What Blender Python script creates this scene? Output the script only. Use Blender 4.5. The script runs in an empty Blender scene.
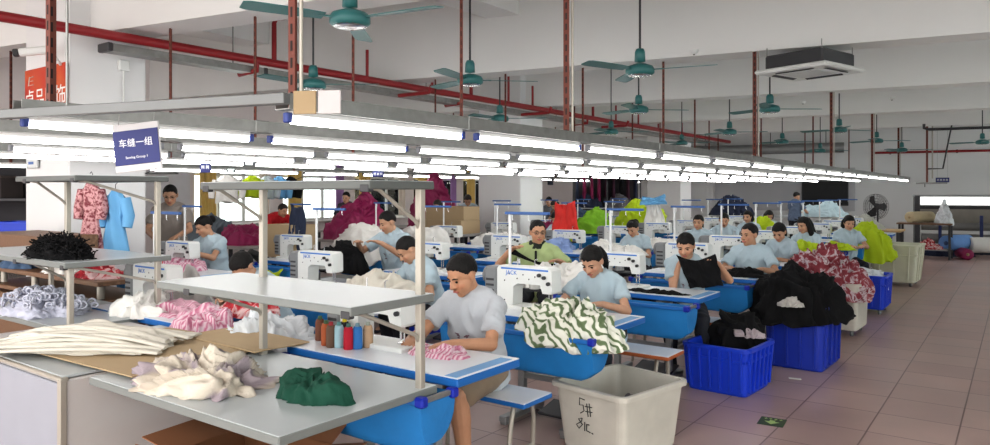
import bpy, bmesh, math, random
from mathutils import Vector, Matrix, Euler, noise
PI = math.pi
random.seed(7)
SC = bpy.context.scene
COL = SC.collection
# ------------------------------------------------------------------ camera (room axes: +Y runs down the aisle, +X to its right)
F, HX, HY, CH, YAW = 720.0, 495.0, 192.0, 1.6, math.radians(36.1)
cs, sn = math.cos(YAW), math.sin(YAW)
cam = bpy.data.objects.new('camera', bpy.data.cameras.new('camera')); COL.objects.link(cam)
cam.location = (0, 0, CH); cam.rotation_euler = (PI/2, 0, YAW)
cam.data.sensor_width = 36; cam.data.lens = 36*F/990; cam.data.shift_y = -(222.5-HY)/990
cam.data.clip_start = .05; cam.data.clip_end = 200
SC.camera = cam

def dirxy(px):
    a = (px-HX)/F
    return a*cs-sn, a*sn+cs
def at(px, py, z):                    # where the sight line through a pixel meets height z
    D = F*(CH-z)/(py-HY); dx, dy = dirxy(px)
    return Vector((dx*D, dy*D, z))
def atX(px, X):
    dx, dy = dirxy(px); D = X/dx
    return D, dy*D

# ------------------------------------------------------------------ materials
MATS = {}
def nn(nt, t, **kw):
    n = nt.nodes.new(t)
    for k, v in kw.items(): setattr(n, k, v)
    return n
def base_mat(name):
    m = bpy.data.materials.new(name); m.use_nodes = True
    nt = m.node_tree; b = nt.nodes['Principled BSDF']
    return m, nt, b
def rgb(c, k=1.0): return (min(c[0]*k, 1), min(c[1]*k, 1), min(c[2]*k, 1), 1)
def srgb(r, g, b):
    f = lambda v: (v/255/12.92) if v <= 10 else ((v/255+.055)/1.055)**2.4
    return (f(r), f(g), f(b))
def M(name, col, rough=.6, metal=0., var=.12, scale=6., bump=0., bscale=60., emit=0., spec=.5):
    if name in MATS: return MATS[name]
    m, nt, b = base_mat(name)
    tc = nn(nt, 'ShaderNodeTexCoord'); no = nn(nt, 'ShaderNodeTexNoise')
    no.inputs['Scale'].default_value = scale; no.inputs['Detail'].default_value = 4
    nt.links.new(tc.outputs['Object'], no.inputs['Vector'])
    mx = nn(nt, 'ShaderNodeMix', data_type='RGBA')
    mx.inputs[6].default_value = rgb(col, 1-var); mx.inputs[7].default_value = rgb(col, 1+var)
    nt.links.new(no.outputs['Fac'], mx.inputs[0]); nt.links.new(mx.outputs[2], b.inputs['Base Color'])
    b.inputs['Roughness'].default_value = rough; b.inputs['Metallic'].default_value = metal
    b.inputs['Specular IOR Level'].default_value = spec
    if bump:
        n2 = nn(nt, 'ShaderNodeTexNoise'); n2.inputs['Scale'].default_value = bscale; n2.inputs['Detail'].default_value = 3
        nt.links.new(tc.outputs['Object'], n2.inputs['Vector'])
        bp = nn(nt, 'ShaderNodeBump'); bp.inputs['Strength'].default_value = bump; bp.inputs['Distance'].default_value = .01
        nt.links.new(n2.outputs['Fac'], bp.inputs['Height']); nt.links.new(bp.outputs['Normal'], b.inputs['Normal'])
    if emit:
        b.inputs['Emission Color'].default_value = rgb(col); b.inputs['Emission Strength'].default_value = emit
    MATS[name] = m
    return m
def M_ramp(name, tex, stops, rough=.8, scale=10., dist=2., detail=2., bump=.3, dirn='X', stretch=(1, 1, 1), rot=(0, 0, 0)):
    """a pattern of several colours: tex is 'wave' or 'noise' or 'voronoi'"""
    m, nt, b = base_mat(name)
    tc = nn(nt, 'ShaderNodeTexCoord'); mp = nn(nt, 'ShaderNodeMapping'); mp.inputs['Scale'].default_value = stretch; mp.inputs['Rotation'].default_value = rot
    nt.links.new(tc.outputs['Object'], mp.inputs['Vector'])
    if tex == 'wave':
        t = nn(nt, 'ShaderNodeTexWave', bands_direction=dirn); t.inputs['Distortion'].default_value = dist; t.inputs['Detail'].default_value = detail
        t.inputs['Detail Scale'].default_value = 1.5
    elif tex == 'voronoi': t = nn(nt, 'ShaderNodeTexVoronoi')
    else:
        t = nn(nt, 'ShaderNodeTexNoise'); t.inputs['Detail'].default_value = detail
        t.inputs['Distortion'].default_value = dist
    t.inputs['Scale'].default_value = scale
    nt.links.new(mp.outputs['Vector'], t.inputs['Vector'])
    r = nn(nt, 'ShaderNodeValToRGB'); r.color_ramp.interpolation = 'LINEAR'
    e = r.color_ramp.elements
    while len(e) < len(stops): e.new(.5)
    for i, (p, c) in enumerate(stops): e[i].position = p; e[i].color = rgb(c)
    nt.links.new(t.outputs['Color' if tex == 'voronoi' else 'Fac'], r.inputs['Fac']); nt.links.new(r.outputs['Color'], b.inputs['Base Color'])
    b.inputs['Roughness'].default_value = rough
    if bump:
        n2 = nn(nt, 'ShaderNodeTexNoise'); n2.inputs['Scale'].default_value = 45
        nt.links.new(tc.outputs['Object'], n2.inputs['Vector'])
        bp = nn(nt, 'ShaderNodeBump'); bp.inputs['Strength'].default_value = bump; bp.inputs['Distance'].default_value = .01
        nt.links.new(n2.outputs['Fac'], bp.inputs['Height']); nt.links.new(bp.outputs['Normal'], b.inputs['Normal'])
    MATS[name] = m
    return m
def M_emit(name, col, s):
    m = bpy.data.materials.new(name); m.use_nodes = True; nt = m.node_tree
    nt.nodes.remove(nt.nodes['Principled BSDF'])
    e = nn(nt, 'ShaderNodeEmission'); e.inputs['Color'].default_value = rgb(col); e.inputs['Strength'].default_value = s
    nt.links.new(e.outputs[0], nt.nodes['Material Output'].inputs['Surface']); MATS[name] = m
    return m
def M_glass(name, col=(.9, .95, .95)):
    m = bpy.data.materials.new(name); m.use_nodes = True; nt = m.node_tree
    nt.nodes.remove(nt.nodes['Principled BSDF'])
    t = nn(nt, 'ShaderNodeBsdfTransparent'); t.inputs['Color'].default_value = rgb(col)
    g = nn(nt, 'ShaderNodeBsdfGlossy'); g.inputs['Roughness'].default_value = .05
    fr = nn(nt, 'ShaderNodeFresnel'); mx = nn(nt, 'ShaderNodeMixShader')
    nt.links.new(fr.outputs[0], mx.inputs[0]); nt.links.new(t.outputs[0], mx.inputs[1]); nt.links.new(g.outputs[0], mx.inputs[2])
    nt.links.new(mx.outputs[0], nt.nodes['Material Output'].inputs['Surface']); MATS[name] = m
    return m

# ------------------------------------------------------------------ mesh builder
class MB:
    def __init__(s): s.v = []; s.f = []; s.sm = []
    def add(s, vs, fs, smooth=False):
        o = len(s.v); s.v += [tuple(v) for v in vs]
        s.f += [tuple(i+o for i in f) for f in fs]; s.sm += [smooth]*len(fs)
        return s
    def box(s, c, size, bev=0., rot=None):
        hx, hy, hz = [k/2 for k in size]; c = Vector(c)
        R = Euler(rot).to_matrix() if rot is not None and not isinstance(rot, Matrix) else rot
        b = min(bev, hx*.95, hy*.95, hz*.95)
        if b <= 0:
            vs = [Vector((x*hx, y*hy, z*hz)) for x in (-1, 1) for y in (-1, 1) for z in (-1, 1)]
            fs = [(0, 1, 3, 2), (4, 6, 7, 5), (0, 4, 5, 1), (2, 3, 7, 6), (0, 2, 6, 4), (1, 5, 7, 3)]
        else:
            vs = []; idx = {}
            for x in (-1, 1):
                for y in (-1, 1):
                    for z in (-1, 1):
                        for a, p in enumerate(((x*hx, y*(hy-b), z*(hz-b)), (x*(hx-b), y*hy, z*(hz-b)), (x*(hx-b), y*(hy-b), z*hz))):
                            idx[x, y, z, a] = len(vs); vs.append(Vector(p))
            fs = []
            for q in (-1, 1):
                r = [(-1, -1), (1, -1), (1, 1), (-1, 1)]
                if q < 0: r = r[::-1]
                fs.append(tuple(idx[q, a, c_, 0] for a, c_ in r)); fs.append(tuple(idx[c_, q, a, 1] for a, c_ in r)); fs.append(tuple(idx[a, c_, q, 2] for a, c_ in r))
            def quad(i):
                n = (vs[i[1]]-vs[i[0]]).cross(vs[i[2]]-vs[i[0]])
                m = sum((vs[k] for k in i), Vector())
                fs.append(tuple(i) if n.dot(m) > 0 else tuple(i[::-1]))
            for p in (-1, 1):
                for q in (-1, 1):
                    quad([idx[p, q, -1, 0], idx[p, q, 1, 0], idx[p, q, 1, 1], idx[p, q, -1, 1]])
                    quad([idx[p, -1, q, 0], idx[p, 1, q, 0], idx[p, 1, q, 2], idx[p, -1, q, 2]])
                    quad([idx[-1, p, q, 1], idx[1, p, q, 1], idx[1, p, q, 2], idx[-1, p, q, 2]])
                    for r in (-1, 1): quad([idx[p, q, r, 0], idx[p, q, r, 1], idx[p, q, r, 2]])
        vs = [(R @ v if R is not None else v)+c for v in vs]
        return s.add(vs, fs)
    def bar(s, p0, p1, w, h, bev=0., up=(0, 0, 1)):
        p0, p1 = Vector(p0), Vector(p1); d = p1-p0; L = d.length; z = d.normalized()
        x = Vector(up).cross(z)
        if x.length < 1e-4: x = Vector((1, 0, 0)).cross(z)
        if x.length < 1e-4: x = Vector((0, 1, 0)).cross(z)
        x.normalize(); y = z.cross(x)
        R = Matrix((x, y, z)).transposed()
        return s.box((p0+p1)/2, (w, h, L), bev, R)
    def tube(s, pts, r, seg=10, caps=True, smooth=True):
        pts = [Vector(p) for p in pts]; n = len(pts)
        rr = r if isinstance(r, (list, tuple)) else [r]*n
        vs = []; fs = []; px = None
        for i, p in enumerate(pts):
            t = (pts[min(i+1, n-1)]-pts[max(i-1, 0)]).normalized()
            if px is None: px = t.orthogonal().normalized()
            px = (px-t*px.dot(t)).normalized(); py = t.cross(px)
            for k in range(seg):
                a = 2*PI*k/seg; vs.append(p+(px*math.cos(a)+py*math.sin(a))*rr[i])
        for i in range(n-1):
            for k in range(seg):
                a = i*seg+k; b = i*seg+(k+1) % seg
                fs.append((a, b, b+seg, a+seg))
        s.add(vs, fs, smooth)
        if caps: s.add(vs[:seg][::-1], [tuple(range(seg))]); s.add(vs[-seg:], [tuple(range(seg))])
        return s
    def capsule(s, p0, p1, r0, r1, seg=12):
        p0, p1 = Vector(p0), Vector(p1); d = (p1-p0)
        if d.length < 1e-5: d = Vector((0, 0, 1e-4))
        d.normalize(); pts = []; rr = []
        for k in range(1, 5): a = PI/2*(1-k/4); pts.append(p0-d*r0*math.sin(a)); rr.append(r0*math.cos(a))
        for k in range(0, 4): a = PI/2*k/4; pts.append(p1+d*r1*math.sin(a)); rr.append(r1*math.cos(a))
        return s.tube(pts, rr, seg)
    def ell(s, c, r, R=None, nu=16, nv=10):
        c = Vector(c); vs = [Vector((0, 0, -r[2]))]; fs = []
        for j in range(1, nv):
            b = -PI/2+PI*j/nv
            for i in range(nu):
                a = 2*PI*i/nu; vs.append(Vector((r[0]*math.cos(b)*math.cos(a), r[1]*math.cos(b)*math.sin(a), r[2]*math.sin(b))))
        vs.append(Vector((0, 0, r[2]))); T = len(vs)-1
        for i in range(nu):
            fs.append((0, 1+(i+1) % nu, 1+i)); o = 1+(nv-2)*nu; fs.append((T, o+i, o+(i+1) % nu))
            for j in range(nv-2):
                a = 1+j*nu+i; b = 1+j*nu+(i+1) % nu; fs.append((a, b, b+nu, a+nu))
        return s.add([(R @ v if R is not None else v)+c for v in vs], fs, True)
    def lathe(s, prof, c=(0, 0, 0), seg=16, R=None, smooth=True):
        c = Vector(c); vs = []; fs = []; n = len(prof)
        for r, z in prof:
            for k in range(seg): a = 2*PI*k/seg; vs.append(Vector((r*math.cos(a), r*math.sin(a), z)))
        for i in range(n-1):
            for k in range(seg):
                a = i*seg+k; b = i*seg+(k+1) % seg; fs.append((a, b, b+seg, a+seg))
        vs = [(R @ v if R is not None else v)+c for v in vs]
        s.add(vs, fs, smooth)
        if prof[0][0] > 1e-5: s.add(vs[:seg][::-1], [tuple(range(seg))])
        if prof[-1][0] > 1e-5: s.add(vs[-seg:], [tuple(range(seg))])
        return s
    def loft(s, rings, caps=True, smooth=True, closed=True):
        n = len(rings[0]); vs = [Vector(p) for r in rings for p in r]; fs = []
        for i in range(len(rings)-1):
            for k in range(n if closed else n-1):
                a = i*n+k; b = i*n+(k+1) % n; fs.append((a, b, b+n, a+n))
        s.add(vs, fs, smooth)
        if caps and closed: s.add(vs[:n][::-1], [tuple(range(n))]); s.add(vs[-n:], [tuple(range(n))])
        return s
    def prism(s, poly, a, b, axis=1, smooth=False):
        """poly of 2D points extruded along an axis (0 x, 1 y, 2 z) from a to b"""
        def P(u, v, w): return ((w, u, v), (u, w, v), (u, v, w))[axis]
        n = len(poly); vs = [P(u, v, a) for u, v in poly]+[P(u, v, b) for u, v in poly]
        fs = [(i, (i+1) % n, n+(i+1) % n, n+i) for i in range(n)]
        s.add(vs, fs, smooth); s.add(vs[:n], [tuple(range(n))[::-1]]); s.add(vs[n:], [tuple(range(n))])
        return s
    def mesh(s, name):
        me = bpy.data.meshes.new(name); me.from_pydata(s.v, [], s.f)
        me.polygons.foreach_set('use_smooth', s.sm); me.update()
        bm = bmesh.new(); bm.from_mesh(me); bmesh.ops.recalc_face_normals(bm, faces=bm.faces); bm.to_mesh(me); bm.free()
        return me
    def build(s, name, mat, parent=None, loc=None, rot=None):
        me = s.mesh(name); me.materials.append(mat)
        return link(name, me, parent, loc, rot)
def link(name, me, parent=None, loc=None, rot=None):
    o = bpy.data.objects.new(name, me); COL.objects.link(o)
    if parent is not None: o.parent = parent
    if loc is not None: o.location = loc
    if rot is not None: o.rotation_euler = rot
    return o
def tag(o, label, cat, group=None, kind=None):
    if label: o['label'] = label
    if cat: o['category'] = cat
    if group: o['group'] = group
    if kind: o['kind'] = kind
    return o
def thing(name, label, cat, loc=(0, 0, 0), rz=0., group=None):
    o = bpy.data.objects.new(name, None); COL.objects.link(o); o.empty_display_size = .1
    o.location = loc; o.rotation_euler = (0, 0, rz)
    return tag(o, label, cat, group)
def struct(name, mb, mat, loc=None, rot=None):
    o = mb.build(name, mat, None, loc, rot); o['kind'] = 'structure'
    return o
def copy_tree(o, parent=None):
    c = o.copy(); COL.objects.link(c)
    if parent is not None: c.parent = parent
    for ch in list(o.children): copy_tree(ch, c)
    return c
def dup(o, loc, rz=None, label=None, group=None):
    c = copy_tree(o); c.location = loc
    if rz is not None: c.rotation_euler = (0, 0, rz)
    if label: c['label'] = label
    if group: c['group'] = group
    return c
def text(name, s, size, mat, parent, loc, rot, extr=.001, align='CENTER'):
    cu = bpy.data.curves.new(name, 'FONT'); cu.body = s; cu.size = size; cu.extrude = extr; cu.align_x = align; cu.align_y = 'CENTER'
    t = bpy.data.objects.new(name+'_src', cu); COL.objects.link(t)
    bpy.context.view_layer.update()
    me = bpy.data.meshes.new_from_object(t.evaluated_get(bpy.context.evaluated_depsgraph_get()))
    bpy.data.objects.remove(t); me.materials.clear(); me.materials.append(mat); me.name = name
    return link(name, me, parent, loc, rot)
def remesh(mb, voxel, smooth=2, name='m'):
    me = mb.mesh(name); o = link(name, me)
    r = o.modifiers.new('r', 'REMESH'); r.mode = 'VOXEL'; r.voxel_size = voxel; r.use_smooth_shade = True
    if smooth:
        q = o.modifiers.new('s', 'SMOOTH'); q.factor = .5; q.iterations = smooth
    bpy.context.view_layer.update()
    out = bpy.data.meshes.new_from_object(o.evaluated_get(bpy.context.evaluated_depsgraph_get()))
    bpy.data.objects.remove(o); bpy.data.meshes.remove(me)
    out.materials.clear()
    return out
def ridge(p): return 1-abs(noise.noise(p))*2
def wrinkle(me, amp, sc, seed=0, stretch=(1, 1, 1)):
    off = Vector((seed*7.3, seed*3.1, seed*5.7))
    nv = [v.normal.copy() for v in me.vertices]
    for v, n in zip(me.vertices, nv):
        p = Vector((v.co.x*stretch[0], v.co.y*stretch[1], v.co.z*stretch[2]))*sc+off
        v.co += n*(amp*(ridge(p+Vector((noise.noise(p*.6), noise.noise(p*.6+Vector((9, 0, 0))), 0))*.8)-.5)+amp*.4*noise.noise(p*2.3))
    me.update()
def heap(name, w, d, h, mat, parent=None, loc=(0, 0, 0), rz=0., seed=0, fold=.05, sc=5., nu=110, nv=36, drape=0., peak=.75, stretch=(1, 1, 1), flat=2.2):
    """a crumpled mound of cloth: closed, lying on z=0; drape>0 lets its hem hang below"""
    off = Vector((seed*11.7+3, seed*5.3, seed*2.9)); vs = []; fs = []
    for j in range(nv+1):
        s = j/nv
        for i in range(nu):
            a = 2*PI*i/nu; ca, sa = math.cos(a), math.sin(a)
            R = 1+.16*noise.noise(Vector((ca*1.3, sa*1.3, 0))+off)+.07*noise.noise(Vector((ca*4, sa*4, 2))+off)
            x, y = w/2*s*R*ca, d/2*s*R*sa
            z = h*(1-s**flat)**peak*(.92+.62*noise.noise(Vector((x, y, 0))*3.4/max(w, d)+off))
            p = Vector((x*stretch[0], y*stretch[1], z*stretch[2]))*sc+off
            q = p+Vector((noise.noise(p*.7), noise.noise(p*.7+Vector((5, 3, 1))), noise.noise(p*.7+Vector((1, 8, 4)))))*1.2
            n = Vector((ca*s, sa*s, .25+(1-s)))
            n.normalize()
            lay = (noise.noise(q*.55+Vector((4, 4, 4)))*2.6) % 1.0          # overlapping layers: a slow rise, then a sharp edge
            lay = lay if lay < .86 else (1-lay)/.14*.86
            r1 = max(0, ridge(q))**1.5; r2 = max(0, ridge(q*2.1+Vector((1, 2, 3))))**1.5; r3 = max(0, ridge(q*4.3+Vector((6, 2, 1))))
            am = fold*(.62*r1-.3)+fold*.45*(r2-.4)+fold*.16*(r3-.5)+fold*.85*(lay-.45)
            P = Vector((x, y, z))+n*am
            if s > .93 and not drape: P.z = max(0., P.z*(1-s)/.07)
            if drape and s > .8: P.z -= drape*(s-.8)/.2*(1+.7*noise.noise(Vector((ca*3, sa*3, 7))+off))
            elif not drape: P.z = max(P.z, .001)
            vs.append(P)
    for j in range(nv):
        for i in range(nu):
            a = j*nu+i; b = j*nu+(i+1) % nu; fs.append((a, b, b+nu, a+nu))
    mb = MB(); mb.add(vs, fs, True)
    mb.add(vs[-nu:], [tuple(range(nu))])
    o = mb.build(name, mat, parent, loc, (0, 0, rz))
    return o
ORD = ['first', 'second', 'third', 'fourth', 'fifth', 'sixth', 'seventh', 'eighth', 'ninth', 'tenth', 'eleventh', 'twelfth', 'thirteenth', 'fourteenth', 'fifteenth', 'sixteenth', 'seventeenth', 'eighteenth', 'nineteenth', 'twentieth']

# ------------------------------------------------------------------ palette
white_paint = M('white_paint', (.74, .745, .75), .75, var=.04, scale=1.2)
ceil_paint = M('ceiling_paint', (.76, .76, .75), .85, var=.05, scale=.8)
pink_paint = M('pink_white_paint', (.72, .66, .65), .8, var=.05)
grey_board = M('grey_board', (.48, .48, .50), .7, var=.06, scale=2)
steel = M('galvanised_steel', (.27, .27, .26), .42, .6, var=.35, scale=14)
alu = M('aluminium_post', (.42, .39, .34), .45, .45, var=.08)
brown_steel = M('brown_painted_steel', srgb(112, 58, 46), .6, .2, var=.2)
dark_hole = M('dark_hole', (.02, .015, .015), .9)
red_pipe_m = M('red_pipe_paint', srgb(140, 28, 34), .45, var=.1)
teal = M('teal_enamel', srgb(48, 108, 108), .4, var=.1)
grey_metal = M('grey_metal', (.33, .34, .34), .45, .5, var=.12)
dark_metal = M('dark_metal', (.05, .05, .055), .5, .3)
tray_grey = M('grey_laminate', srgb(178, 184, 186), .28, var=.04, scale=3)
tray_edge = M('grey_edge_band', srgb(120, 124, 122), .5, var=.08)
dark_edge = M('dark_grey_edge_band', srgb(92, 96, 94), .5, var=.08)
top_white = M('white_laminate', srgb(222, 226, 232), .3, var=.03)
blue_edge = M('blue_edge_band', srgb(26, 104, 178), .45, var=.06)
blue_cloth = M('blue_trough_cloth', srgb(30, 122, 188), .55, var=.22, scale=5, bump=.6, bscale=9)
blue_clip = M('blue_plastic_clip', srgb(12, 40, 160), .4)
blue_bin_m = M('blue_bin_plastic', srgb(18, 62, 200), .42, var=.1, scale=5)
white_bin_m = M('white_bin_plastic', srgb(202, 198, 188), .5, var=.22, scale=5)
orange_edge = M('orange_ply_edge', srgb(170, 92, 50), .6)
mach_white = M('machine_enamel', srgb(222, 224, 222), .35, var=.03)
mach_grey = M('machine_grey_cover', srgb(128, 130, 132), .45)
black_plastic = M('black_plastic', (.018, .018, .02), .45)
chrome = M('chrome', (.65, .65, .66), .2, 1.)
ink = M('black_ink', (.03, .03, .03), .8)
wood = M_ramp('brown_wood_grain', 'wave', [(0, srgb(92, 66, 48)), (.5, srgb(142, 108, 80)), (1, srgb(108, 78, 56))], .5, 14, 4, 3, .1, 'X')
card = M('brown_cardboard', srgb(172, 150, 118), .85, var=.1, scale=3)
card_dark = M('carton_brown', srgb(140, 92, 60), .85, var=.1, scale=3)
tee = M('pale_blue_tee', srgb(176, 194, 204), .9, var=.06, bump=.7, bscale=11)
tee_grey = M('light_grey_tee', srgb(182, 186, 192), .9, var=.06, bump=.7, bscale=11)
tee_taupe = M('taupe_tee', srgb(150, 142, 136), .9, var=.06)
green_polo = M('pale_green_polo', srgb(170, 186, 134), .9, var=.06, bump=.2, bscale=18)
red_shirt = M('red_shirt', srgb(190, 30, 40), .9)
navy_shirt = M('blue_grey_shirt', srgb(96, 112, 136), .9)
khaki = M('khaki_shorts', srgb(136, 120, 102), .9, bump=.2)
dark_pants = M('dark_trousers', srgb(38, 40, 48), .9)
hair_m = M('black_hair', (.008, .007, .007), .6, var=.3, scale=30, bump=.6, bscale=90, spec=.25)
hair_brown = M('dark_brown_hair', (.022, .013, .010), .6, var=.3, scale=30, bump=.5, bscale=80)
cl_white = M('white_cloth', srgb(226, 224, 220), .9, var=.06, bump=.3, bscale=20)
cl_ivory = M('ivory_ribbing', srgb(206, 201, 190), .9, var=.08, bump=.3, bscale=30)
cl_silver = M('silver_grey_cloth', srgb(190, 192, 206), .7, var=.16, bump=.3, bscale=20)
cl_mauve = M_ramp('ivory_and_mauve_cloth', 'noise', [(.0, srgb(140, 130, 136)), (.40, srgb(158, 146, 152)), (.46, srgb(200, 190, 176)), (1, srgb(208, 200, 188))], .9, 4, .6, 1)
cl_green = M('bottle_green_cloth', srgb(8, 66, 50), .9, var=.25, bump=.4, bscale=30)
cl_black = M('black_cloth', (.006, .006, .007), .9, var=.3, bump=.4, bscale=20, spec=.25)
cl_lime = M('lime_cloth', srgb(178, 200, 28), .85, var=.14, bump=.3, bscale=20)
cl_green2 = M('leaf_green_cloth', srgb(126, 178, 40), .85, var=.2, bump=.3, bscale=20)
cl_maroon = M_ramp('maroon_and_white_cloth', 'noise', [(.0, srgb(96, 26, 40)), (.50, srgb(142, 58, 68)), (.58, srgb(196, 176, 182)), (.62, srgb(206, 196, 200)), (.70, srgb(120, 36, 48))], .85, 11, 1.2, 2)
cl_magenta = M('magenta_cloth', srgb(138, 20, 78), .6, var=.25, bump=.3, bscale=14)
cl_pink = M_ramp('pink_striped_cloth', 'wave', [(0, srgb(190, 112, 140)), (.5, srgb(214, 164, 182)), (1, srgb(226, 204, 212))], .85, 14, 3, 2)
cl_redpat = M_ramp('red_patterned_cloth', 'noise', [(.35, srgb(130, 24, 40)), (.5, srgb(190, 50, 60)), (.6, srgb(220, 190, 190))], .85, 12, 1, 3)
cl_zebra = M_ramp('green_white_stripe_cloth', 'wave', [(0, srgb(98, 116, 82)), (.28, srgb(120, 138, 104)), (.42, srgb(226, 226, 214)), (1, srgb(232, 232, 222))], .9, 6.5, 9, 1.2, .3, 'DIAGONAL')
cl_lightblue = M('pale_blue_cloth', srgb(150, 172, 216), .85, var=.1)
cl_skyblue = M('sky_blue_dress', srgb(110, 170, 214), .85, var=.1)
cl_dress = M_ramp('pink_patterned_dress', 'noise', [(.4, srgb(120, 52, 62)), (.55, srgb(196, 150, 152))], .85, 34, .5, 3)
cl_red = M('red_cloth', srgb(206, 52, 46), .85, var=.1)
cl_navy = M('navy_cloth', srgb(40, 48, 70), .9, var=.2)
cl_denim = M('denim_blue_cloth', srgb(74, 96, 124), .9, var=.2)
plastic_film = M('clear_plastic_film', srgb(214, 218, 222), .22, var=.12, scale=9)
paper = M('paper', (.78, .76, .70), .8)
# ================================================================== the setting
SK = .18                                            # the building is a slight parallelogram: cross beams and end wall run off square
LW = -13.0
def floor_mat():
    m, nt, b = base_mat('floor_tiles')
    tc = nn(nt, 'ShaderNodeTexCoord'); mp = nn(nt, 'ShaderNodeMapping'); mp.inputs['Location'].default_value = (.33, -.35, 0)
    nt.links.new(tc.outputs['Object'], mp.inputs['Vector'])
    br = nn(nt, 'ShaderNodeTexBrick'); br.offset = 0; br.squash = 1
    br.inputs['Scale'].default_value = 1; br.inputs['Brick Width'].default_value = .5; br.inputs['Row Height'].default_value = .5
    br.inputs['Mortar Size'].default_value = .006; br.inputs['Mortar Smooth'].default_value = .4; br.inputs['Bias'].default_value = 0
    br.inputs['Color1'].default_value = rgb(srgb(186, 160, 152)); br.inputs['Color2'].default_value = rgb(srgb(176, 149, 143)); br.inputs['Mortar'].default_value = rgb(srgb(122, 100, 95))
    nt.links.new(mp.outputs[0], br.inputs['Vector'])
    no = nn(nt, 'ShaderNodeTexNoise'); no.inputs['Scale'].default_value = 1.3; no.inputs['Detail'].default_value = 6; nt.links.new(tc.outputs['Object'], no.inputs['Vector'])
    n2 = nn(nt, 'ShaderNodeTexNoise'); n2.inputs['Scale'].default_value = 120; nt.links.new(tc.outputs['Object'], n2.inputs['Vector'])
    r = nn(nt, 'ShaderNodeMapRange'); r.inputs[1].default_value = .3; r.inputs[2].default_value = .7; r.inputs[3].default_value = .84; r.inputs[4].default_value = 1.08
    nt.links.new(no.outputs['Fac'], r.inputs[0])
    mu = nn(nt, 'ShaderNodeMix', data_type='RGBA', blend_type='MULTIPLY'); mu.inputs[0].default_value = 1
    cm = nn(nt, 'ShaderNodeCombineColor'); [nt.links.new(r.outputs[0], cm.inputs[i]) for i in range(3)]
    nt.links.new(br.outputs['Color'], mu.inputs[6]); nt.links.new(cm.outputs[0], mu.inputs[7]); nt.links.new(mu.outputs[2], b.inputs['Base Color'])
    r2 = nn(nt, 'ShaderNodeMapRange'); r2.inputs[3].default_value = .22; r2.inputs[4].default_value = .45; nt.links.new(no.outputs['Fac'], r2.inputs[0]); nt.links.new(r2.outputs[0], b.inputs['Roughness'])
    bp = nn(nt, 'ShaderNodeBump'); bp.inputs['Strength'].default_value = .25; bp.inputs['Distance'].default_value = .003; bp.invert = True
    nt.links.new(br.outputs['Fac'], bp.inputs['Height']); nt.links.new(bp.outputs['Normal'], b.inputs['Normal'])
    return m
def skY(X, Y0): return Y0+SK*(X+8.05)
struct('floor', MB().box((-4.25, 12, -.05), (18.5, 33, .1)), floor_mat())
WALL_Y0 = 24.6-SK*3.05                               # end wall line at X=-8.05
ceil = MB().prism([(LW-.1, -3), (4.6, -3), (4.6, skY(4.6, WALL_Y0)+.4), (LW-.1, skY(LW, WALL_Y0)+.4)], 4.6, 4.75, 2)
struct('ceiling', ceil, ceil_paint)
for i, Y0 in enumerate((-.3, 3.9, 8.1, 12.3, 16.5, 20.7)):
    a, b_ = LW, 4.5
    mb = MB().prism([(a, skY(a, Y0)-.22), (b_, skY(b_, Y0)-.22), (b_, skY(b_, Y0)+.22), (a, skY(a, Y0)+.22)], 3.3, 4.6, 2)
    struct('ceiling_beam', mb, ceil_paint)
for X in (-5.9, -10.4):
    struct('ceiling_beam', MB().box((X, 10.8, 4.34), (.5, 27, .53)), ceil_paint)
# columns
for i, Y in enumerate((3.46, 11.9, 20.3)):
    struct('column', MB().box((-8.58, Y+.415, 2.3), (1.06, .83, 4.6), .015), white_paint)
# end wall
def wallbox(x0, x1, z0, z1, off0, off1, mat, name):
    mb = MB().prism([(x0, skY(x0, WALL_Y0)+off0), (x1, skY(x1, WALL_Y0)+off0), (x1, skY(x1, WALL_Y0)+off1), (x0, skY(x0, WALL_Y0)+off1)], z0, z1, 2)
    return struct(name, mb, mat)
wallbox(LW, 4.6, 0, 4.6, 0, .2, white_paint, 'wall_back')
wallbox(-8.3, -4.15, 1.0, 2.36, -.05, -.002, grey_board, 'trim_1')
# left wall with its window band
W0, W1, WZ0, WZ1 = 5.6, 18.2, .95, 2.42
mb = MB(); mb.box((LW-.1, 9.9, WZ0/2), (.2, 26, WZ0)); mb.box((LW-.1, 9.9, (4.6+WZ1)/2), (.2, 26, 4.6-WZ1))
mb.box((LW-.1, (-3.1+W0)/2, (WZ0+WZ1)/2), (.2, W0+3.1, WZ1-WZ0)); mb.box((LW-.1, (W1+22.9)/2, (WZ0+WZ1)/2), (.2, 22.9-W1, WZ1-WZ0))
NW = 6; pit = (W1-W0)/NW
for k in range(1, NW): mb.box((LW-.1, W0+k*pit, (WZ0+WZ1)/2), (.2, .34, WZ1-WZ0))
struct('wall_left', mb, pink_paint)
glass = M_glass('window_glass')
frame_m = M('window_frame_paint', (.7, .7, .68), .5)
cur_y = M('yellow_curtain', srgb(226, 196, 120), .9, bump=.2); cur_p = M('lilac_curtain', srgb(178, 140, 190), .9, bump=.2); cur_w = M('white_curtain', srgb(236, 226, 214), .9)
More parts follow.
